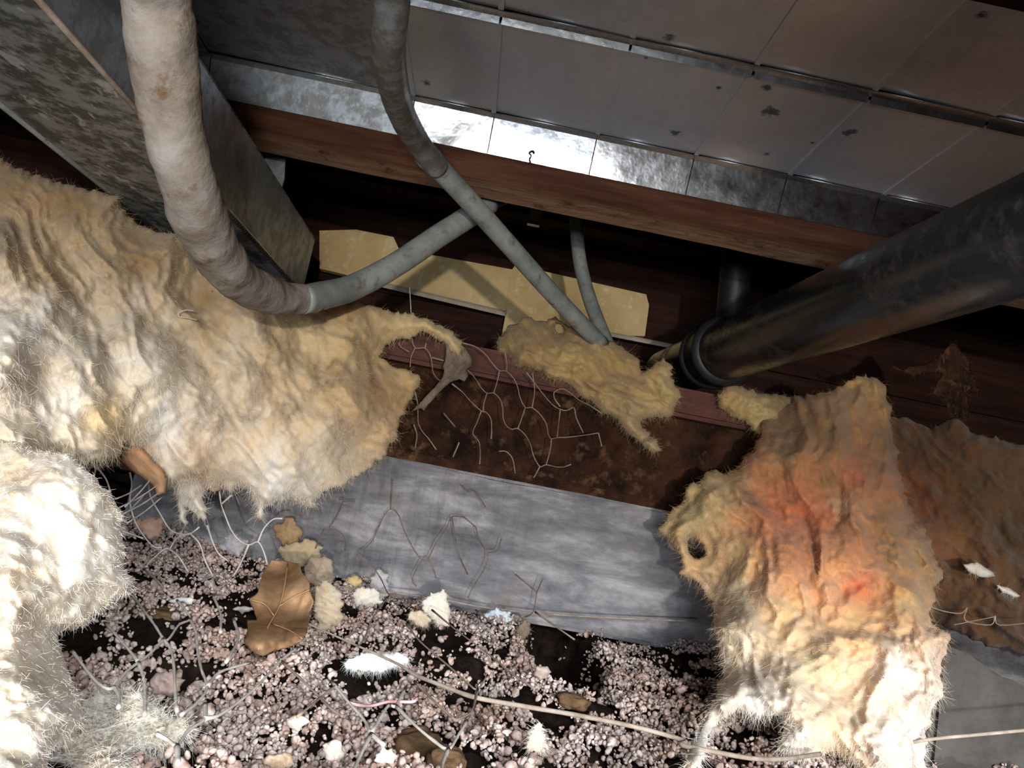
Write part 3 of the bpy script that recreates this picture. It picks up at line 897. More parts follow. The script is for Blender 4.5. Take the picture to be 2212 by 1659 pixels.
L2 = [(-60, 930), (60, 965), (150, 985), (185, 1015), (215, 1045), (250, 1075), (268, 1110), (265, 1160), (268, 1210), (275, 1240), (290, 1260), (280, 1285), (255, 1292), (225, 1320), (190, 1345), (150, 1360), (128, 1372), (140, 1430), (160, 1470),
      (185, 1540), (170, 1580), (120, 1610), (105, 1640), (108, 1740), (-60, 1740)]
soft_l2 = soft('insulation_batt', L2, [(0, 950, .56), (250, 1150, .56), (270, 1270, .55), (130, 1370, .53), (170, 1550, .43), (0, 1300, .48), (0, 1550, .41), (100, 1680, .37)],
               [(0, 1000, CREAM), (100, 1150, PALE), (20, 1250, CREAM), (100, 1400, PALE), (60, 1600, PALE), (20, 1450, CREAM)], M_wool, None, 0.075, 110, 4.5, 0.016, (160, 80), 20, 0.006, 14, (), 6, 0.5, 8000, 0.0045, fib_edge=.3)
tag(soft_l2, 'brightly lit white glass-wool batt bulging into the lower left corner', 'insulation')

# --- centre wool
C1 = [(1070, 740), (1085, 715), (1105, 695), (1140, 686), (1180, 698), (1200, 690), (1230, 700), (1260, 722), (1300, 732), (1330, 748), (1370, 762), (1387, 780), (1390, 803), (1403, 798), (1412, 785), (1432, 778), (1455, 790), (1453, 815), (1472, 850),
      (1455, 868), (1452, 895), (1430, 905), (1400, 900), (1386, 912), (1390, 930), (1402, 945), (1420, 953), (1428, 972), (1405, 970), (1380, 955), (1350, 930), (1320, 900), (1300, 880), (1270, 862), (1240, 842), (1210, 825), (1180, 815), (1150, 800), (1120, 790), (1100, 775), (1085, 760)]
o = soft('insulation_scrap', C1, [(1080, 740, 1.14), (1200, 700, 1.15), (1350, 770, 1.13), (1440, 800, 1.10), (1450, 880, 1.09), (1420, 965, 1.07), (1300, 880, 1.08), (1150, 790, 1.09), (1260, 800, 1.09)],
         [(1100, 740, (.42, .32, .15)), (1200, 720, (.45, .31, .13)), (1230, 780, (.60, .45, .20)), (1330, 800, (.50, .36, .15)), (1430, 830, (.64, .50, .23)), (1400, 950, (.60, .48, .28)), (1320, 880, (.50, .38, .19))],
         M_wool, None, 0.035, 35, 3.5, 0.016, (90, 26), 32, 0.010, 23, [[(1199, 703), (1214, 702), (1224, 716), (1208, 719)]], 8, 0.6, 6000, 0.012, 6, fib_edge=.3)
tag(o, 'torn yellow wool scrap draped over the middle of the steel beam', 'insulation')
C2 = [(1548, 850), (1575, 830), (1600, 838), (1640, 853), (1700, 858), (1735, 870), (1700, 900), (1650, 938), (1630, 930), (1610, 905), (1580, 898), (1550, 882)]
o = soft('insulation_scrap', C2, [(1560, 860, 1.10), (1720, 870, 1.08)], [(1570, 860, (.55, .40, .18)), (1640, 900, (.62, .50, .24)), (1690, 870, (.3, .22, .11))], M_wool, None, 0.025, 25, 3.5, 0.012, (50, 20), 25, 0.008, 29, (), 6, 0.6, 1800, 0.010, 6, fib_edge=.3)
tag(o, 'small yellow wool tuft on the beam below the drain pipe', 'insulation')

# --- right wool
OR = (0.78, 0.23, 0.09); OR2 = (0.62, 0.27, 0.12); DTAN = (0.25, 0.17, 0.078)
R1 = [(1665, 895), (1700, 872), (1740, 850), (1790, 845), (1830, 822), (1870, 806), (1905, 828), (1920, 880), (1932, 940), (1940, 1000), (1952, 1060), (1975, 1110), (2012, 1170), (2032, 1235), (2020, 1290), (2002, 1330), (2045, 1372), (2040, 1420), (2028, 1500), (2008, 1560), (2000, 1620), (1992, 1740),
      (1900, 1740), (1850, 1650), (1800, 1625), (1740, 1640), (1690, 1622), (1672, 1600), (1705, 1562), (1690, 1545), (1640, 1550), (1600, 1535), (1562, 1545), (1528, 1600), (1505, 1670), (1472, 1690), (1498, 1590), (1530, 1540), (1550, 1500), (1560, 1440), (1547, 1380), (1542, 1300), (1512, 1272), (1492, 1245), (1465, 1240), (1480, 1222),
      (1450, 1180), (1425, 1140), (1440, 1100), (1480, 1080), (1490, 1045), (1530, 1020), (1590, 1015), (1620, 980), (1640, 930)]
R1d = [(1680, 890, 1.08), (1870, 815, 1.06), (1930, 940, 1.02), (1960, 1080, .96), (2030, 1240, .90), (2040, 1400, .79), (2030, 1520, .76), (2000, 1650, .74), (1850, 1650, .68), (1700, 1600, .67), (1500, 1670, .55), (1560, 1540, .70), (1550, 1430, .84), (1500, 1250, .98), (1430, 1140, 1.02), (1600, 1010, 1.03), (1750, 1000, .98), (1750, 1250, .88), (1850, 1450, .78)]
R1t = [(1700, 890, DTAN), (1860, 830, (.58, .40, .16)), (1800, 940, DTAN), (1700, 980, (.34, .25, .12)), (1790, 1040, DTAN), (1850, 1030, OR), (1900, 1060, OR2), (1915, 960, DTAN), (1720, 1100, OR), (1690, 1060, OR2), (1650, 1150, OR2), (1760, 1170, OR2), (1850, 1180, OR2), (1860, 1270, OR), (1800, 1240, (.80, .50, .25)),
       (1920, 1200, (.30, .20, .10)), (1980, 1200, (.36, .26, .13)), (1780, 1120, OR), (1740, 1200, OR2), (1700, 1180, OR2), (1680, 1110, OR), (1900, 1010, (.3, .2, .1)), (1950, 1260, (.4, .22, .1)), (1900, 1120, DTAN), (1500, 1100, (.70, .60, .28)), (1560, 1060, (.62, .50, .25)), (1600, 1200, (.74, .58, .28)), (1480, 1180, (.62, .46, .24)), (1700, 1330, (.82, .62, .32)), (1850, 1350, (.80, .56, .24)), (1950, 1300, (.84, .58, .24)), (1600, 1400, (.84, .76, .58)), (1750, 1450, (.80, .70, .44)),
       (1650, 1520, PALE), (1950, 1450, PALE), (1800, 1560, (.84, .68, .44)), (1950, 1600, PALE), (1520, 1600, PALE), (1700, 1590, PALE), (1820, 1090, (.66, .5, .28)), (1590, 1300, (.70, .62, .44))]
o = soft('insulation_batt', R1, R1d, R1t, M_wool_r, None, 0.055, 90, 4.5, 0.034, (210, 110), 70, 0.012, 37, [[(1487, 1165), (1505, 1160), (1520, 1180), (1522, 1205), (1500, 1207), (1488, 1190)]], 9, 0.5, 20000, 0.011, 7, fib_edge=.2, warp=1.0)
tag(o, 'orange-stained glass-wool batt slumped over the right end of the grey timber', 'insulation')
R2 = [(1900, 905), (1960, 903), (2010, 922), (2060, 900), (2110, 930), (2150, 945), (2290, 990), (2400, 1010), (2480, 1060), (2470, 1300), (2490, 1480), (2380, 1470), (2290, 1450), (2200, 1412), (2130, 1392), (2060, 1362), (2000, 1340), (1950, 1310), (1900, 1150)]
o = soft('insulation_batt', R2, [(1900, 950, 1.10), (2200, 980, 1.02), (2200, 1400, .96), (1950, 1300, 1.02)],
         [(x_, y_, tuple(v_ * 0.6 for v_ in c_)) for x_, y_, c_ in [(1950, 950, (.17, .11, .055)), (2000, 1000, (.18, .10, .05)), (1945, 1070, (.62, .22, .09)), (1990, 1060, (.30, .125, .055)), (2100, 1050, (.18, .125, .065)), (2190, 1150, (.20, .145, .08)), (2060, 1180, (.42, .20, .09)), (2110, 1230, (.27, .15, .07)), (2050, 1300, (.17, .10, .05)), (2180, 1350, (.14, .085, .045)), (2000, 1250, (.2, .12, .06))]],
         M_mat, None, 0.035, 60, 5, 0.022, (150, 60), 38, 0.012, 43, (), 9, 0.6, 7000, 0.012, fib_edge=.3)
tag(o, 'dark brown dirt-caked wool batt at the right edge behind the orange one', 'insulation')
for i, (pl, lb) in enumerate((([(2078, 1218), (2110, 1214), (2140, 1232), (2152, 1246), (2120, 1248), (2090, 1236)], 'pale tuft standing in for a light leak on the dark batt at right, upper of two'),
                              ([(2150, 1262), (2178, 1268), (2206, 1288), (2190, 1292), (2165, 1280)], 'pale tuft standing in for a light leak on the dark batt at right, lower of two'))):
    o = soft('light_fleck', pl, [(2110, 1230, .93), (2180, 1280, .925)], [(2100, 1230, PALE)], M_wool, None, 0.006, 10, 3, 0.002, (30, 12), 30, 0.002, 60 + i, (), 2, 0.5, 120, 0.006, 6)  # pale tufts shaped like streaks of light leaking on to the batt
    tag(o, lb, 'insulation', 'light flecks')

# --- leaves, paper, rags
lf = cr([(830, 705), (960, 715), (1090, 735), (1110, 800), (1190, 930), (1190, 1000), (1230, 1100), (1180, 1230), (1170, 1400), (1110, 1490), (960, 1550), (830, 1590), (740, 1635), (650, 1590), (560, 1480), (600, 1400), (590, 1270), (680, 1280), (640, 1140), (610, 1080), (690, 1020), (720, 900), (770, 800)], 400, 1050, 1 / 4.424)
lfd = [(600, 1215, .93), (640, 1300, .82), (560, 1400, .67), (650, 1390, .68), (540, 1300, .80)]
leaf = soft('dead_leaf', lf, lfd, [(600, 1300, (.4, .2, .1))], M_leaf, None, 0.003, 12, 3, 0.010, (160, 45), 118, 0.002, 71, (), 2, 0.6, 0, 0.01, 6)
tag(leaf, 'large curled brown dead leaf hanging in front of the timber', 'leaf')
def on(pts, dep, off=0.006):
    return [P(x, y, float(idw(np.array(x * 1.), np.array(y * 1.), dep)[..., 0]) - off) for x, y in pts]
tubes('leaf_vein', [(on(cr([(980, 740), (950, 950), (900, 1150), (800, 1330), (700, 1560)], 400, 1050, 1 / 4.424), lfd, .012), .0007),
                    (on(cr([(900, 1150), (1040, 1060), (1190, 990)], 400, 1050, 1 / 4.424), lfd, .012), .0004),
                    (on(cr([(850, 1240), (760, 1130), (640, 1090)], 400, 1050, 1 / 4.424), lfd, .012), .0004),
                    (on(cr([(820, 1310), (1000, 1380), (1120, 1460)], 400, 1050, 1 / 4.424), lfd, .012), .0004)], M_vein, leaf, 5, 4)
pp = cr([(740, 1010), (800, 995), (860, 1030), (900, 1080), (970, 1140), (1000, 1210), (990, 1290), (940, 1310), (920, 1260), (910, 1240), (850, 1200), (780, 1150), (710, 1090)], 0, 600, 1 / 2.765)
o = soft('kraft_paper_scrap', pp, [(280, 980, .80), (340, 1050, .80)], [(300, 1000, (.5, .3, .2))], M_paper, None, 0.012, 16, 3, 0.006, (140, 30), 40, 0.001, 75, (), 1.5, 0.2, 0, .01, 6)
tag(o, 'folded brown paper scrap poking out beneath the left batt', 'paper')
rg = cr([(870, 190), (930, 240), (970, 330), (970, 400), (920, 440), (930, 500), (900, 560), (850, 530), (800, 550), (740, 590), (640, 680), (560, 770), (520, 830), (480, 810), (390, 840), (440, 780), (520, 690), (620, 580), (690, 500), (705, 430), (690, 420), (715, 330), (730, 200)], 800, 700, 1 / 4.424)
o = soft('dust_rag', rg, [(990, 770, 1.06), (900, 890, 1.06)], [(900, 800, (.3, .25, .2))], M_rag, None, 0.004, 9, 2.5, 0.006, (70, 16), 130, 0.002, 77, (), 2, 0.5, 0, .01, 5)
tag(o, 'grey dusty shred hanging off the wool in front of the steel beam', 'rag')

def blob(cxp, cyp, rx, ry, seed, n=14):
    r2 = random.Random(seed)
    return [(cxp + rx * math.cos(2 * math.pi * i / n) * r2.uniform(.7, 1.15), cyp + ry * math.sin(2 * math.pi * i / n) * r2.uniform(.7, 1.15)) for i in range(n)]

def ground_depth(px, py):
    Y = 0.8
    for _ in range(12):
        p = P(px, py, Y)
        gz = float(ground_z(np.array(p[0]), np.array(p[1]))) + 0.012
        Y += (PZ(px, py, gz)[1] - Y) * 0.6
        Y = min(max(Y, 0.33), 1.13)
    return Y

scr = [  # x, y, rx, ry, colour, depth, label
    (790, 1290, 30, 22, PALE, 1.06, 'cream wool lump on the soil right of the leaf, below the timber'),
    (768, 1256, 20, 14, YEL, 1.08, 'yellow wool lump against the timber, just right of the leaf'),
    (945, 1308, 26, 36, PALE, 1.05, 'tall cream wool lump below the timber, midway along'),
    (905, 1335, 26, 18, CREAM, 1.03, 'flat cream wool lump at the foot of the tall one'),
    (795, 1435, 38, 24, (.85, .9, .9), None, 'white wool scrap on the soil below the leaf'),
    (850, 1425, 26, 12, (.85, .88, .88), None, 'thin white wool wisp right of the white scrap'),
    (1080, 1332, 26, 16, (.70, .78, .88), 1.08, 'bluish white scrap left of the black hole'),
    (1160, 1602, 16, 30, (.9, .85, .7), None, 'narrow cream wool scrap near the bottom middle'),
    (650, 1196, 50, 22, (.58, .49, .33), 1.08, 'tan wool tuft on top of the leaf'),
    (690, 1240, 34, 36, (.50, .42, .33), 1.07, 'greyish wool tuft behind the upper right of the leaf'),
    (705, 1320, 34, 46, (.62, .55, .42), 1.02, 'pale wool tuft behind the lower right of the leaf'),
    (622, 1150, 26, 26, (.48, .34, .18), 1.10, 'brown wool tuft stuck on the timber above the leaf'),
    (820, 1262, 18, 28, (.62, .60, .66), 1.09, 'lilac-grey scrap against the timber between two wool lumps'),
    (395, 1297, 34, 10, (.80, .80, .80), None, 'white flat flake on the soil left of the leaf'),
    (530, 1316, 26, 10, (.70, .72, .74), None, 'grey curled flake at the left edge of the leaf'),
    (505, 1175, 32, 22, (.52, .50, .56), 1.04, 'lilac-grey fluff in the hollow left of the leaf'),
    (320, 1135, 26, 18, (.55, .38, .28), 1.0, 'pinkish soil flake at the left below the paper scrap'),
    (640, 1560, 26, 20, (.75, .68, .62), None, 'pale crumbly lump on the soil at the bottom left'),
    (600, 1645, 36, 20, (.66, .52, .38), None, 'tan chip at the bottom edge'),
    (720, 1625, 26, 34, (.74, .64, .58), None, 'pinkish lump at the bottom, left of the white one'),
    (830, 1635, 28, 22, (.90, .88, .82), None, 'white lump at the bottom below the pink string'),
    (360, 1480, 40, 26, (.55, .43, .38), None, 'crumbly pinkish clod left of the leaf in the dark hollow'),
    (1170, 1452, 20, 16, (.60, .50, .46), None, 'crumbly clod at the front lip of the black hole'),
    (1285, 1425, 28, 20, (.74, .70, .68), None, 'pale clod at the right lip of the black hole'),
]
for i, (x, y, rx, ry, c, Y, lb) in enumerate(scr):
    if Y is None:
        Y = ground_depth(x, y)
    Y = min(Y, ground_depth(x, y + ry * 0.5))
    woolly = 'wool' in lb or 'fluff' in lb or 'scrap' in lb
    nm = 'wool_scrap' if woolly else ('soil_clod' if ('clod' in lb or 'lump' in lb) else 'flake')
    hard = not woolly
    th = min(rx, ry) / F * Y * (0.8 if hard else 0.4)
    if woolly:
        rx, ry = rx * 1.2, ry * 1.2
    o = soft(nm, blob(x, y, rx, ry, 200 + i), [(x, y, Y)], [(x, y, c)], M_wool, None, th, min(rx, ry) * 0.9, 3, th * 0.6, (26, 16), 30 + i * 17, th * 0.45, 200 + i, (), 5 if hard else 9, 0.8, 0 if hard else 700, 0.007, 5, fib_edge=.4)
    tag(o, lb, 'insulation' if woolly else 'soil clod' if nm == 'soil_clod' else 'flake')

# straw-like wool on the soil, lower left
o = soft('wool_scrap', [(110, 1640), (125, 1600), (180, 1520), (215, 1490), (260, 1485), (330, 1515), (370, 1545), (425, 1565), (390, 1600), (300, 1620), (250, 1690), (110, 1690)], [(x_, y_, ground_depth(x_, y_) - .006) for x_, y_ in ((150, 1600), (220, 1520), (300, 1560), (400, 1570), (250, 1660), (320, 1610))],
         [(200, 1550, (.74, .72, .66)), (330, 1560, (.70, .68, .60)), (200, 1640, (.66, .60, .52))], M_wool, None, 0.012, 40, 3.5, 0.016, (60, 12), -20, 0.012, 91, (), 8, 0.5, 3500, 0.012, 8, False, 0.0)
tag(o, 'pale straw-like wool flattened on the soil beside the lower left batt', 'insulation')
# spider-web shred above the black hole
o = soft('cobweb_shred', [(1135, 1335), (1145, 1360), (1135, 1400), (1115, 1420), (1085, 1440), (1065, 1435), (1080, 1410), (1105, 1390), (1115, 1365), (1125, 1345)], [(1110, 1390, 1.02)], [(1100, 1400, (.4, .3, .2))], M_rag, None, 0.004, 9, 2.5, 0.006, (40, 10), 120, 0.003, 95, (), 4, 0.5, 350, .008, 5)
tag(o, 'brown cobweb shred hanging at the left of the black hole', 'cobweb')
o = soft('cobweb_shred', [(1925, 790), (1950, 800), (1990, 790), (2025, 770), (2060, 740), (2080, 770), (2110, 830), (2120, 850), (2095, 850), (2090, 900), (2070, 930), (2050, 900), (2040, 860), (2020, 850), (2030, 810), (1990, 805), (1960, 808)], [(2040, 820, 1.12)], [(2040, 820, (.2, .12, .08))], M_rust, None, 0.004, 9, 3, 0.008, (40, 12), 80, 0.004, 97, (), 6, 0.5, 500, .012, 7)
tag(o, 'brown cobweb rags hanging in the dark at right below the drain pipe', 'cobweb')

# stones half sunk in the soil
def stone(px, py, rx, rz, seed, label):
    Y = ground_depth(px, py); c = P(px, py, Y)
    bm = bmesh.new(); bmesh.ops.create_icosphere(bm, subdivisions=4, radius=1.0)
    V = np.array([v.co[:] for v in bm.verts])
    d = 1 + 0.35 * fbm(V[:, 0] * 1.6, V[:, 1] * 1.6, V[:, 2] * 1.6, seed, 4)
    V = V * d[:, None] * np.array([rx, rx * .8, rz]) + c + np.array([0, 0, -rz * 0.3])
    Fc = np.array([[v.index for v in f.verts] for f in bm.faces]); bm.free()
    return tag(mesh('stone', V, Fc, M_stone), label, 'stone')
stone(905, 1612, 0.022, 0.017, 5, 'brown stone half sunk in the soil at the bottom middle')
stone(965, 1640, 0.013, 0.012, 6, 'small brown stone right of the larger one at the bottom')
stone(1240, 1510, 0.016, 0.008, 7, 'dark flat stone on the soil beneath the long cord')
stone(345, 1320, 0.030, 0.008, 8, 'dark flat stick-like stone on the soil at left')

# concrete pier at lower right
cp = P(2035, 1395, .80)
bm = box_bm((cp[0], .80, -0.30), (cp[0] + .28, .93, cp[2]), 0.006, 14)
for v in bm.verts:
    v.co += Vector([float(fbm(np.array(v.co.x * 30), np.array(v.co.y * 30), np.array(v.co.z * 30), s_, 3)) * .006 for s_ in (1, 2, 3)])
    if v.co.z > cp[2] - .03:
        v.co.z -= max(0, (v.co.x - cp[0]) - .02) * 0.35
tag(bm_obj('concrete_pier', bm, M_concrete), 'grey concrete pier at the lower right corner below the dark batt', 'pier')

# ------------------------------------------------------------------ chicken wire, cords, strings
K1 = 1 / 4.424
wire_a = [
 [(880, 180), (1000, 215), (1100, 290), (1170, 380), (1235, 445), (1300, 450), (1370, 520), (1410, 610), (1430, 700), (1480, 795), (1545, 800), (1620, 860), (1680, 950), (1700, 1050), (1730, 1095), (1785, 1085), (1900, 1080), (2060, 1060), (2180, 1040)],
 [(1285, 260), (1305, 380), (1300, 450)], [(1235, 445), (1210, 560), (1180, 655)],
 [(850, 400), (940, 450), (1010, 530), (1060, 610), (1115, 660), (1180, 660), (1240, 720), (1265, 800), (1270, 900), (1300, 970), (1350, 1005), (1410, 1000), (1480, 1060), (1530, 1150), (1560, 1260), (1620, 1360), (1680, 1345), (1780, 1365), (1850, 1365), (1920, 1340)],
 [(1115, 660), (1085, 760), (1080, 830)], [(1545, 800), (1570, 640), (1550, 470)],
 [(1490, 460), (1560, 550), (1660, 680), (1740, 770), (1815, 815), (1880, 825), (1945, 800), (1970, 900), (2035, 1040)],
 [(1815, 815), (1800, 950), (1785, 1085)], [(1730, 1095), (1720, 1200), (1680, 1345)], [(1620, 1360), (1590, 1420), (1560, 1470)],
 [(1815, 790), (1760, 710), (1760, 650), (1830, 620), (1900, 650), (2000, 730), (2100, 780), (2212, 855)], [(1410, 1000), (1440, 920), (1480, 800)],
 [(420, 640), (450, 740), (455, 850), (460, 950), (500, 1030), (560, 1100), (630, 1200)], [(780, 570), (880, 650), (960, 740), (1060, 830), (1100, 840), (1150, 900), (1160, 1000), (1155, 1100)],
 [(1060, 830), (1020, 940), (980, 1040), (1040, 1130), (1050, 1250), (1045, 1340)],
 [(390, 130), (430, 225), (520, 230), (570, 290), (590, 380), (600, 460), (650, 530), (720, 560)], [(430, 225), (390, 310), (380, 410)], [(520, 230), (535, 180)], [(590, 320), (705, 350)], [(700, 850), (810, 980)],
 [(1230, 1215), (1300, 1220), (1360, 1290), (1385, 1430)], [(850, 1130), (790, 1270)], [(270, 180), (290, 215), (370, 265)], [(415, 960), (445, 1060), (430, 1180)], [(2180, 1040), (2195, 1100), (2212, 1170)]]
K2 = 1 / 2.458
wire_b = [
 [(515, 20), (560, 80), (580, 130), (590, 180)], [(690, 50), (700, 110), (690, 200), (710, 290), (745, 360), (810, 440), (860, 450)], [(790, 110), (800, 180), (850, 270), (900, 350), (950, 375), (1010, 375), (1060, 340)],
 [(1010, 375), (1060, 430), (1090, 520), (1130, 600)], [(1165, 150), (1175, 220), (1200, 290), (1230, 360), (1270, 410), (1320, 435), (1370, 420), (1400, 470), (1420, 540)], [(1175, 220), (1230, 170)], [(1370, 420), (1400, 350), (1450, 300), (1500, 295)],
 [(1100, 330), (1130, 420), (1160, 480), (1210, 520)], [(1320, 435), (1280, 530), (1240, 600)], [(650, 360), (700, 380), (760, 400)], [(670, 560), (760, 560), (800, 520), (870, 460), (900, 460), (950, 500), (1000, 580)], [(760, 560), (830, 620), (880, 680)],
 [(1010, 375), (940, 400), (900, 460)]]
wire_c = [
 [(700, 700), (760, 780), (820, 860), (870, 935), (900, 930), (950, 860), (1010, 830), (990, 790), (940, 730)], [(870, 935), (800, 1010), (735, 1060), (670, 1110), (605, 1190), (560, 1195), (500, 1150), (430, 1060), (385, 1000)],
 [(735, 1060), (690, 1000), (620, 920), (560, 850)], [(870, 935), (910, 1000), (925, 1100), (930, 1200), (940, 1320)], [(735, 1060), (765, 1150), (770, 1250), (770, 1340)], [(1010, 830), (1040, 900), (1050, 1000), (1070, 1100), (1100, 1190), (1050, 1270), (960, 1340)],
 [(1100, 1190), (1170, 1110), (1330, 1060)], [(1090, 1280), (1085, 1360), (1000, 1420), (940, 1500), (890, 1470), (830, 1440)], [(940, 1500), (945, 1600)], [(605, 1190), (630, 1240), (630, 1300)],
 [(1085, 1360), (1180, 1330), (1350, 1200), (1480, 1060), (1580, 980)], [(1130, 700), (1170, 800), (1170, 900)], [(1240, 830), (1265, 930), (1200, 1060)]]
wire_d = [[(1970, 1440), (2060, 1290), (2100, 1290), (2150, 1200)], [(1970, 1440), (1900, 1580), (1870, 1660)], [(1970, 1440), (2040, 1500)], [(1970, 1440), (1930, 1360), (1850, 1270), (1760, 1160)], [(2100, 1290), (2212, 1400), (2310, 1480), (2380, 1520), (2430, 1450), (2480, 1370)], [(2380, 1520), (2350, 1600), (2340, 1690)]]
K3 = 1 / 2.34
wire_e = [
 [(260, 440), (290, 400), (330, 310), (310, 300)], [(330, 310), (390, 310)], [(510, 440), (540, 380), (570, 350), (610, 380), (640, 460), (690, 560), (730, 605), (760, 600), (800, 520), (850, 450), (880, 390), (940, 390)], [(570, 350), (580, 200)],
 [(730, 605), (680, 700), (700, 740)], [(760, 600), (790, 660), (800, 700)], [(1000, 440), (1020, 510), (1060, 570), (1050, 640), (990, 740), (960, 800)], [(1060, 570), (1110, 560), (1130, 500)], [(400, 580), (470, 630), (520, 700), (560, 780), (600, 790)],
 [(960, 260), (1000, 260), (1020, 290), (1050, 340)], [(930, 230), (960, 260)], [(1310, 770), (1340, 700)], [(1310, 770), (1290, 870), (1240, 900)], [(1310, 770), (1200, 680)], [(230, 460), (190, 550)], [(270, 450), (330, 500), (340, 560)], [(880, 390), (910, 560), (960, 680)], [(940, 390), (1000, 440)], [(510, 440), (470, 520), (400, 580)]]
wire_f = [[(560, 790), (480, 900), (440, 1000), (390, 1060)], [(650, 930), (720, 1020), (860, 1140), (960, 1230), (1010, 1260), (1060, 1190)], [(1010, 1260), (980, 1370), (900, 1420)], [(780, 860), (900, 960), (1060, 1080), (1180, 1180), (1300, 1260)], [(20, 1120), (150, 1240), (260, 1350), (330, 1400)],
          [(300, 1240), (220, 1300), (100, 1400)], [(1300, 870), (1500, 1010)], [(690, 1220), (800, 1330), (900, 1420)], [(1000, 860), (1100, 940), (1160, 990)]]

def strands(wl, ox, oy, k, Yf, rad, drag=0.25):
    out = []
    for pl in wl:
        pts = []
        for x, y in pl:
            X_, Y_ = ox + x * k, oy + y * k
            pts.append(P(X_, Y_, min(Yf(X_, Y_), float(PZ(X_, Y_, -0.160)[1])) if Y_ > 1250 else Yf(X_, Y_)))
        pts = np.array(pts)
        rr = np.full(len(pts), rad); rr[0] *= 1.5; rr[-1] *= 1.3
        out.append((pts, rr))
    return out
def fl(x, y):
    return 0.004 * math.sin(x * .021 + y * .013) + 0.003 * math.sin(x * .053 - y * .031)
nodes = lambda wl, k: None
o = tubes('chicken_wire', strands(wire_a, 800, 700, K1, lambda x, y: 1.065 + fl(x, y), .00075), M_wire, None, 6, 5, .25, 200)
tag(o, 'torn chicken wire hanging in front of the rusty steel beam', 'wire netting')
o = tubes('chicken_wire', strands(wire_b, 0, 1000, K2, lambda x, y: 0.93 + fl(x, y) - .0 * y, .0009), M_wire_pale, None, 6, 5, .25, 200)
tag(o, 'pale chicken wire below the left batt, in front of the dark timber end', 'wire netting')
o = tubes('chicken_wire', strands(wire_c, 0, 1000, K2, lambda x, y: 0.80 - (y - 1280) * .00055 + fl(x, y), .0010), M_wire_pale, None, 6, 5, .25, 200)
tag(o, 'thick dusty chicken wire over the soil at the lower left', 'wire netting')
o = tubes('chicken_wire', strands(wire_d, 0, 1000, K2, lambda x, y: 0.66 + fl(x, y), .0010), M_wire_pale, None, 6, 5, .25, 200)
tag(o, 'thick webbed chicken wire at the bottom below the pink string', 'wire netting')
o = tubes('chicken_wire', strands(wire_e, 600, 950, K3, lambda x, y: 1.075 + fl(x, y), .0007), M_wire_dark, None, 6, 5, .25, 200)
tag(o, 'fine rusted chicken wire in front of the grey timber', 'wire netting')
o = tubes('chicken_wire', strands(wire_f, 600, 950, K3, lambda x, y: max(0.62, 1.0 - (y - 1300) * .0012) + fl(x, y), .0008), M_wire, None, 6, 5, .25, 200)
tag(o, 'brownish chicken wire strands lying over the soil in the middle', 'wire netting')

cordp = cr([(120, 915), (400, 1040), (600, 1130), (700, 1190), (850, 1250), (990, 1300), (1200, 1340), (1500, 1390), (1800, 1450), (2050, 1520)], 600, 950, K3) + cr([(400, 1500), (600, 1540), (780, 1570), (950, 1570), (1130, 1545)], 1312, 1000, K2)
cy_ = [1.0, .93, .87, .83, .80, .78, .77, .765, .76, .755, .75, .74, .73, .72, .71]
o = tubes('twine', [(np.array([P(x, y, min(Y, float(PZ(x, y, -0.165)[1]))) for (x, y), Y in zip(cordp, cy_)]), np.array([.0009, .001, .0012, .0016, .0017] + [.0019] * 10))], M_cord, None, 8, 8, .12, 120)
tag(o, 'long grey-brown cord crossing the soil from the leaf to the right batt', 'twine')
o = tubes('twine', [(np.array([P(x, y, .70) for x, y in cr([(1500, 1515), (1700, 1470), (2000, 1440), (2240, 1418), (2500, 1400), (2900, 1400)], 1312, 1000, K2)]), .0016)], M_cord, None, 8, 6)
tag(o, 'pale cord passing in front of the concrete pier', 'twine')
o = tubes('old_wire', [(np.array([P(x, y, Y) for (x, y), Y in zip(cr([(300, 740), (560, 770), (800, 800), (1000, 840), (1240, 870), (1500, 890), (1800, 905), (2120, 918)], 600, 950, K3), (1.06, 1.06, 1.06, 1.07, 1.08, 1.085, 1.09, 1.09))]), .0013)], M_cord, None, 6, 6)
tag(o, 'thin brown wire strung along the lower edge of the timber', 'wire')
o = tubes('pink_string', [(np.array([P(x, y, ground_depth(x, y) - .01) for x, y in cr([(1840, 1270), (1900, 1285), (1970, 1290), (2060, 1268), (2120, 1268), (2190, 1268), (2215, 1250)], 0, 1000, K2)]), .0013)], M_pink, None, 6, 6)
tag(o, 'short pink string lying on the soil', 'string')
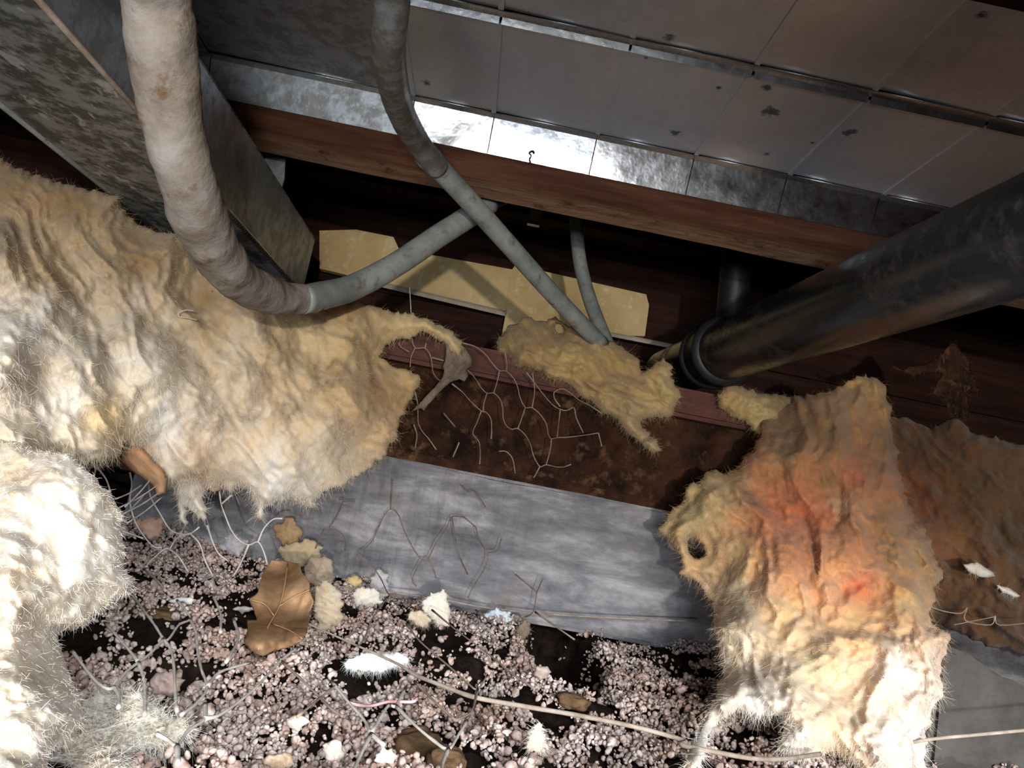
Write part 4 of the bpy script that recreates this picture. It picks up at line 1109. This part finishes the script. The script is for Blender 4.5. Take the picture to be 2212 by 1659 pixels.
o = tubes('twig', [(np.array([P(x, y, ground_depth(x, y) - .01) for x, y in ((1268, 1392), (1280, 1396), (1287, 1404), (1296, 1422))]), .0018), (np.array([P(x, y, ground_depth(x, y) - .012) for x, y in ((1287, 1404), (1275, 1408))]), .002)], M_white, None, 6, 4)
tag(o, 'tiny white bent twig at the right rim of the black hole', 'twig')
cw = [((255, 1098), (345, 1045)), ((262, 1112), (350, 1060)), ((258, 1120), (318, 1062)), ((270, 1095), (330, 1030)), ((250, 1078), (310, 1045)), ((275, 1130), (352, 1072))]
o = tubes('cobweb_strands', [(np.array([P(*a, .72), (P(*a, .72) + P(*b_, .80)) / 2 + np.array([0, 0, -.002]), P(*b_, .80)]), .0008) for a, b_ in cw], M_wire_pale, None, 5, 4)
tag(o, 'bundle of pale cobweb strands between the two left batts', 'cobweb')
o = tubes('hanging_thread', [(np.array([P(885, 620, 1.0), P(886, 640, 1.0), P(888, 678, 1.0)]), .0006)], M_wire_pale, None, 5, 3)
tag(o, 'single pale thread rising from the wool below the conduit', 'thread')
o = tubes('curled_fibre', [(np.array([P(x, y, .80) for x, y in ((425, 691), (405, 687), (388, 684), (386, 676), (400, 670), (418, 671))]), .0006)], M_wire_pale, None, 5, 4)
tag(o, 'curled pale fibre on the left batt under the bend of the pipe', 'thread')
o = tubes('fine_wire', [(np.array([P(x, y, .88) for x, y in ((1990, 1300), (2030, 1318), (2075, 1325), (2090, 1312), (2085, 1340), (2140, 1350), (2150, 1330), (2158, 1350), (2230, 1345))]), .0007), (np.array([P(x, y, .88) for x, y in ((2060, 1350), (2110, 1340), (2150, 1332))]), .0006)], M_wire, None, 5, 4)
tag(o, 'fine curled wire at the lower edge of the dark right batt', 'wire')

o = tubes('dirt_wisp', [(np.array([P(x, y, .848) for x, y in ((1146, 352), (1144, 343), (1148, 336), (1143, 330), (1150, 326), (1154, 331))]), np.array([.0009, .0012, .0007, .001, .0012, .0014]))], M_dark, None, 6, 4)
tag(o, 'tiny dark curled wisp hanging on the bright metal strip above the joist', 'dirt wisp')
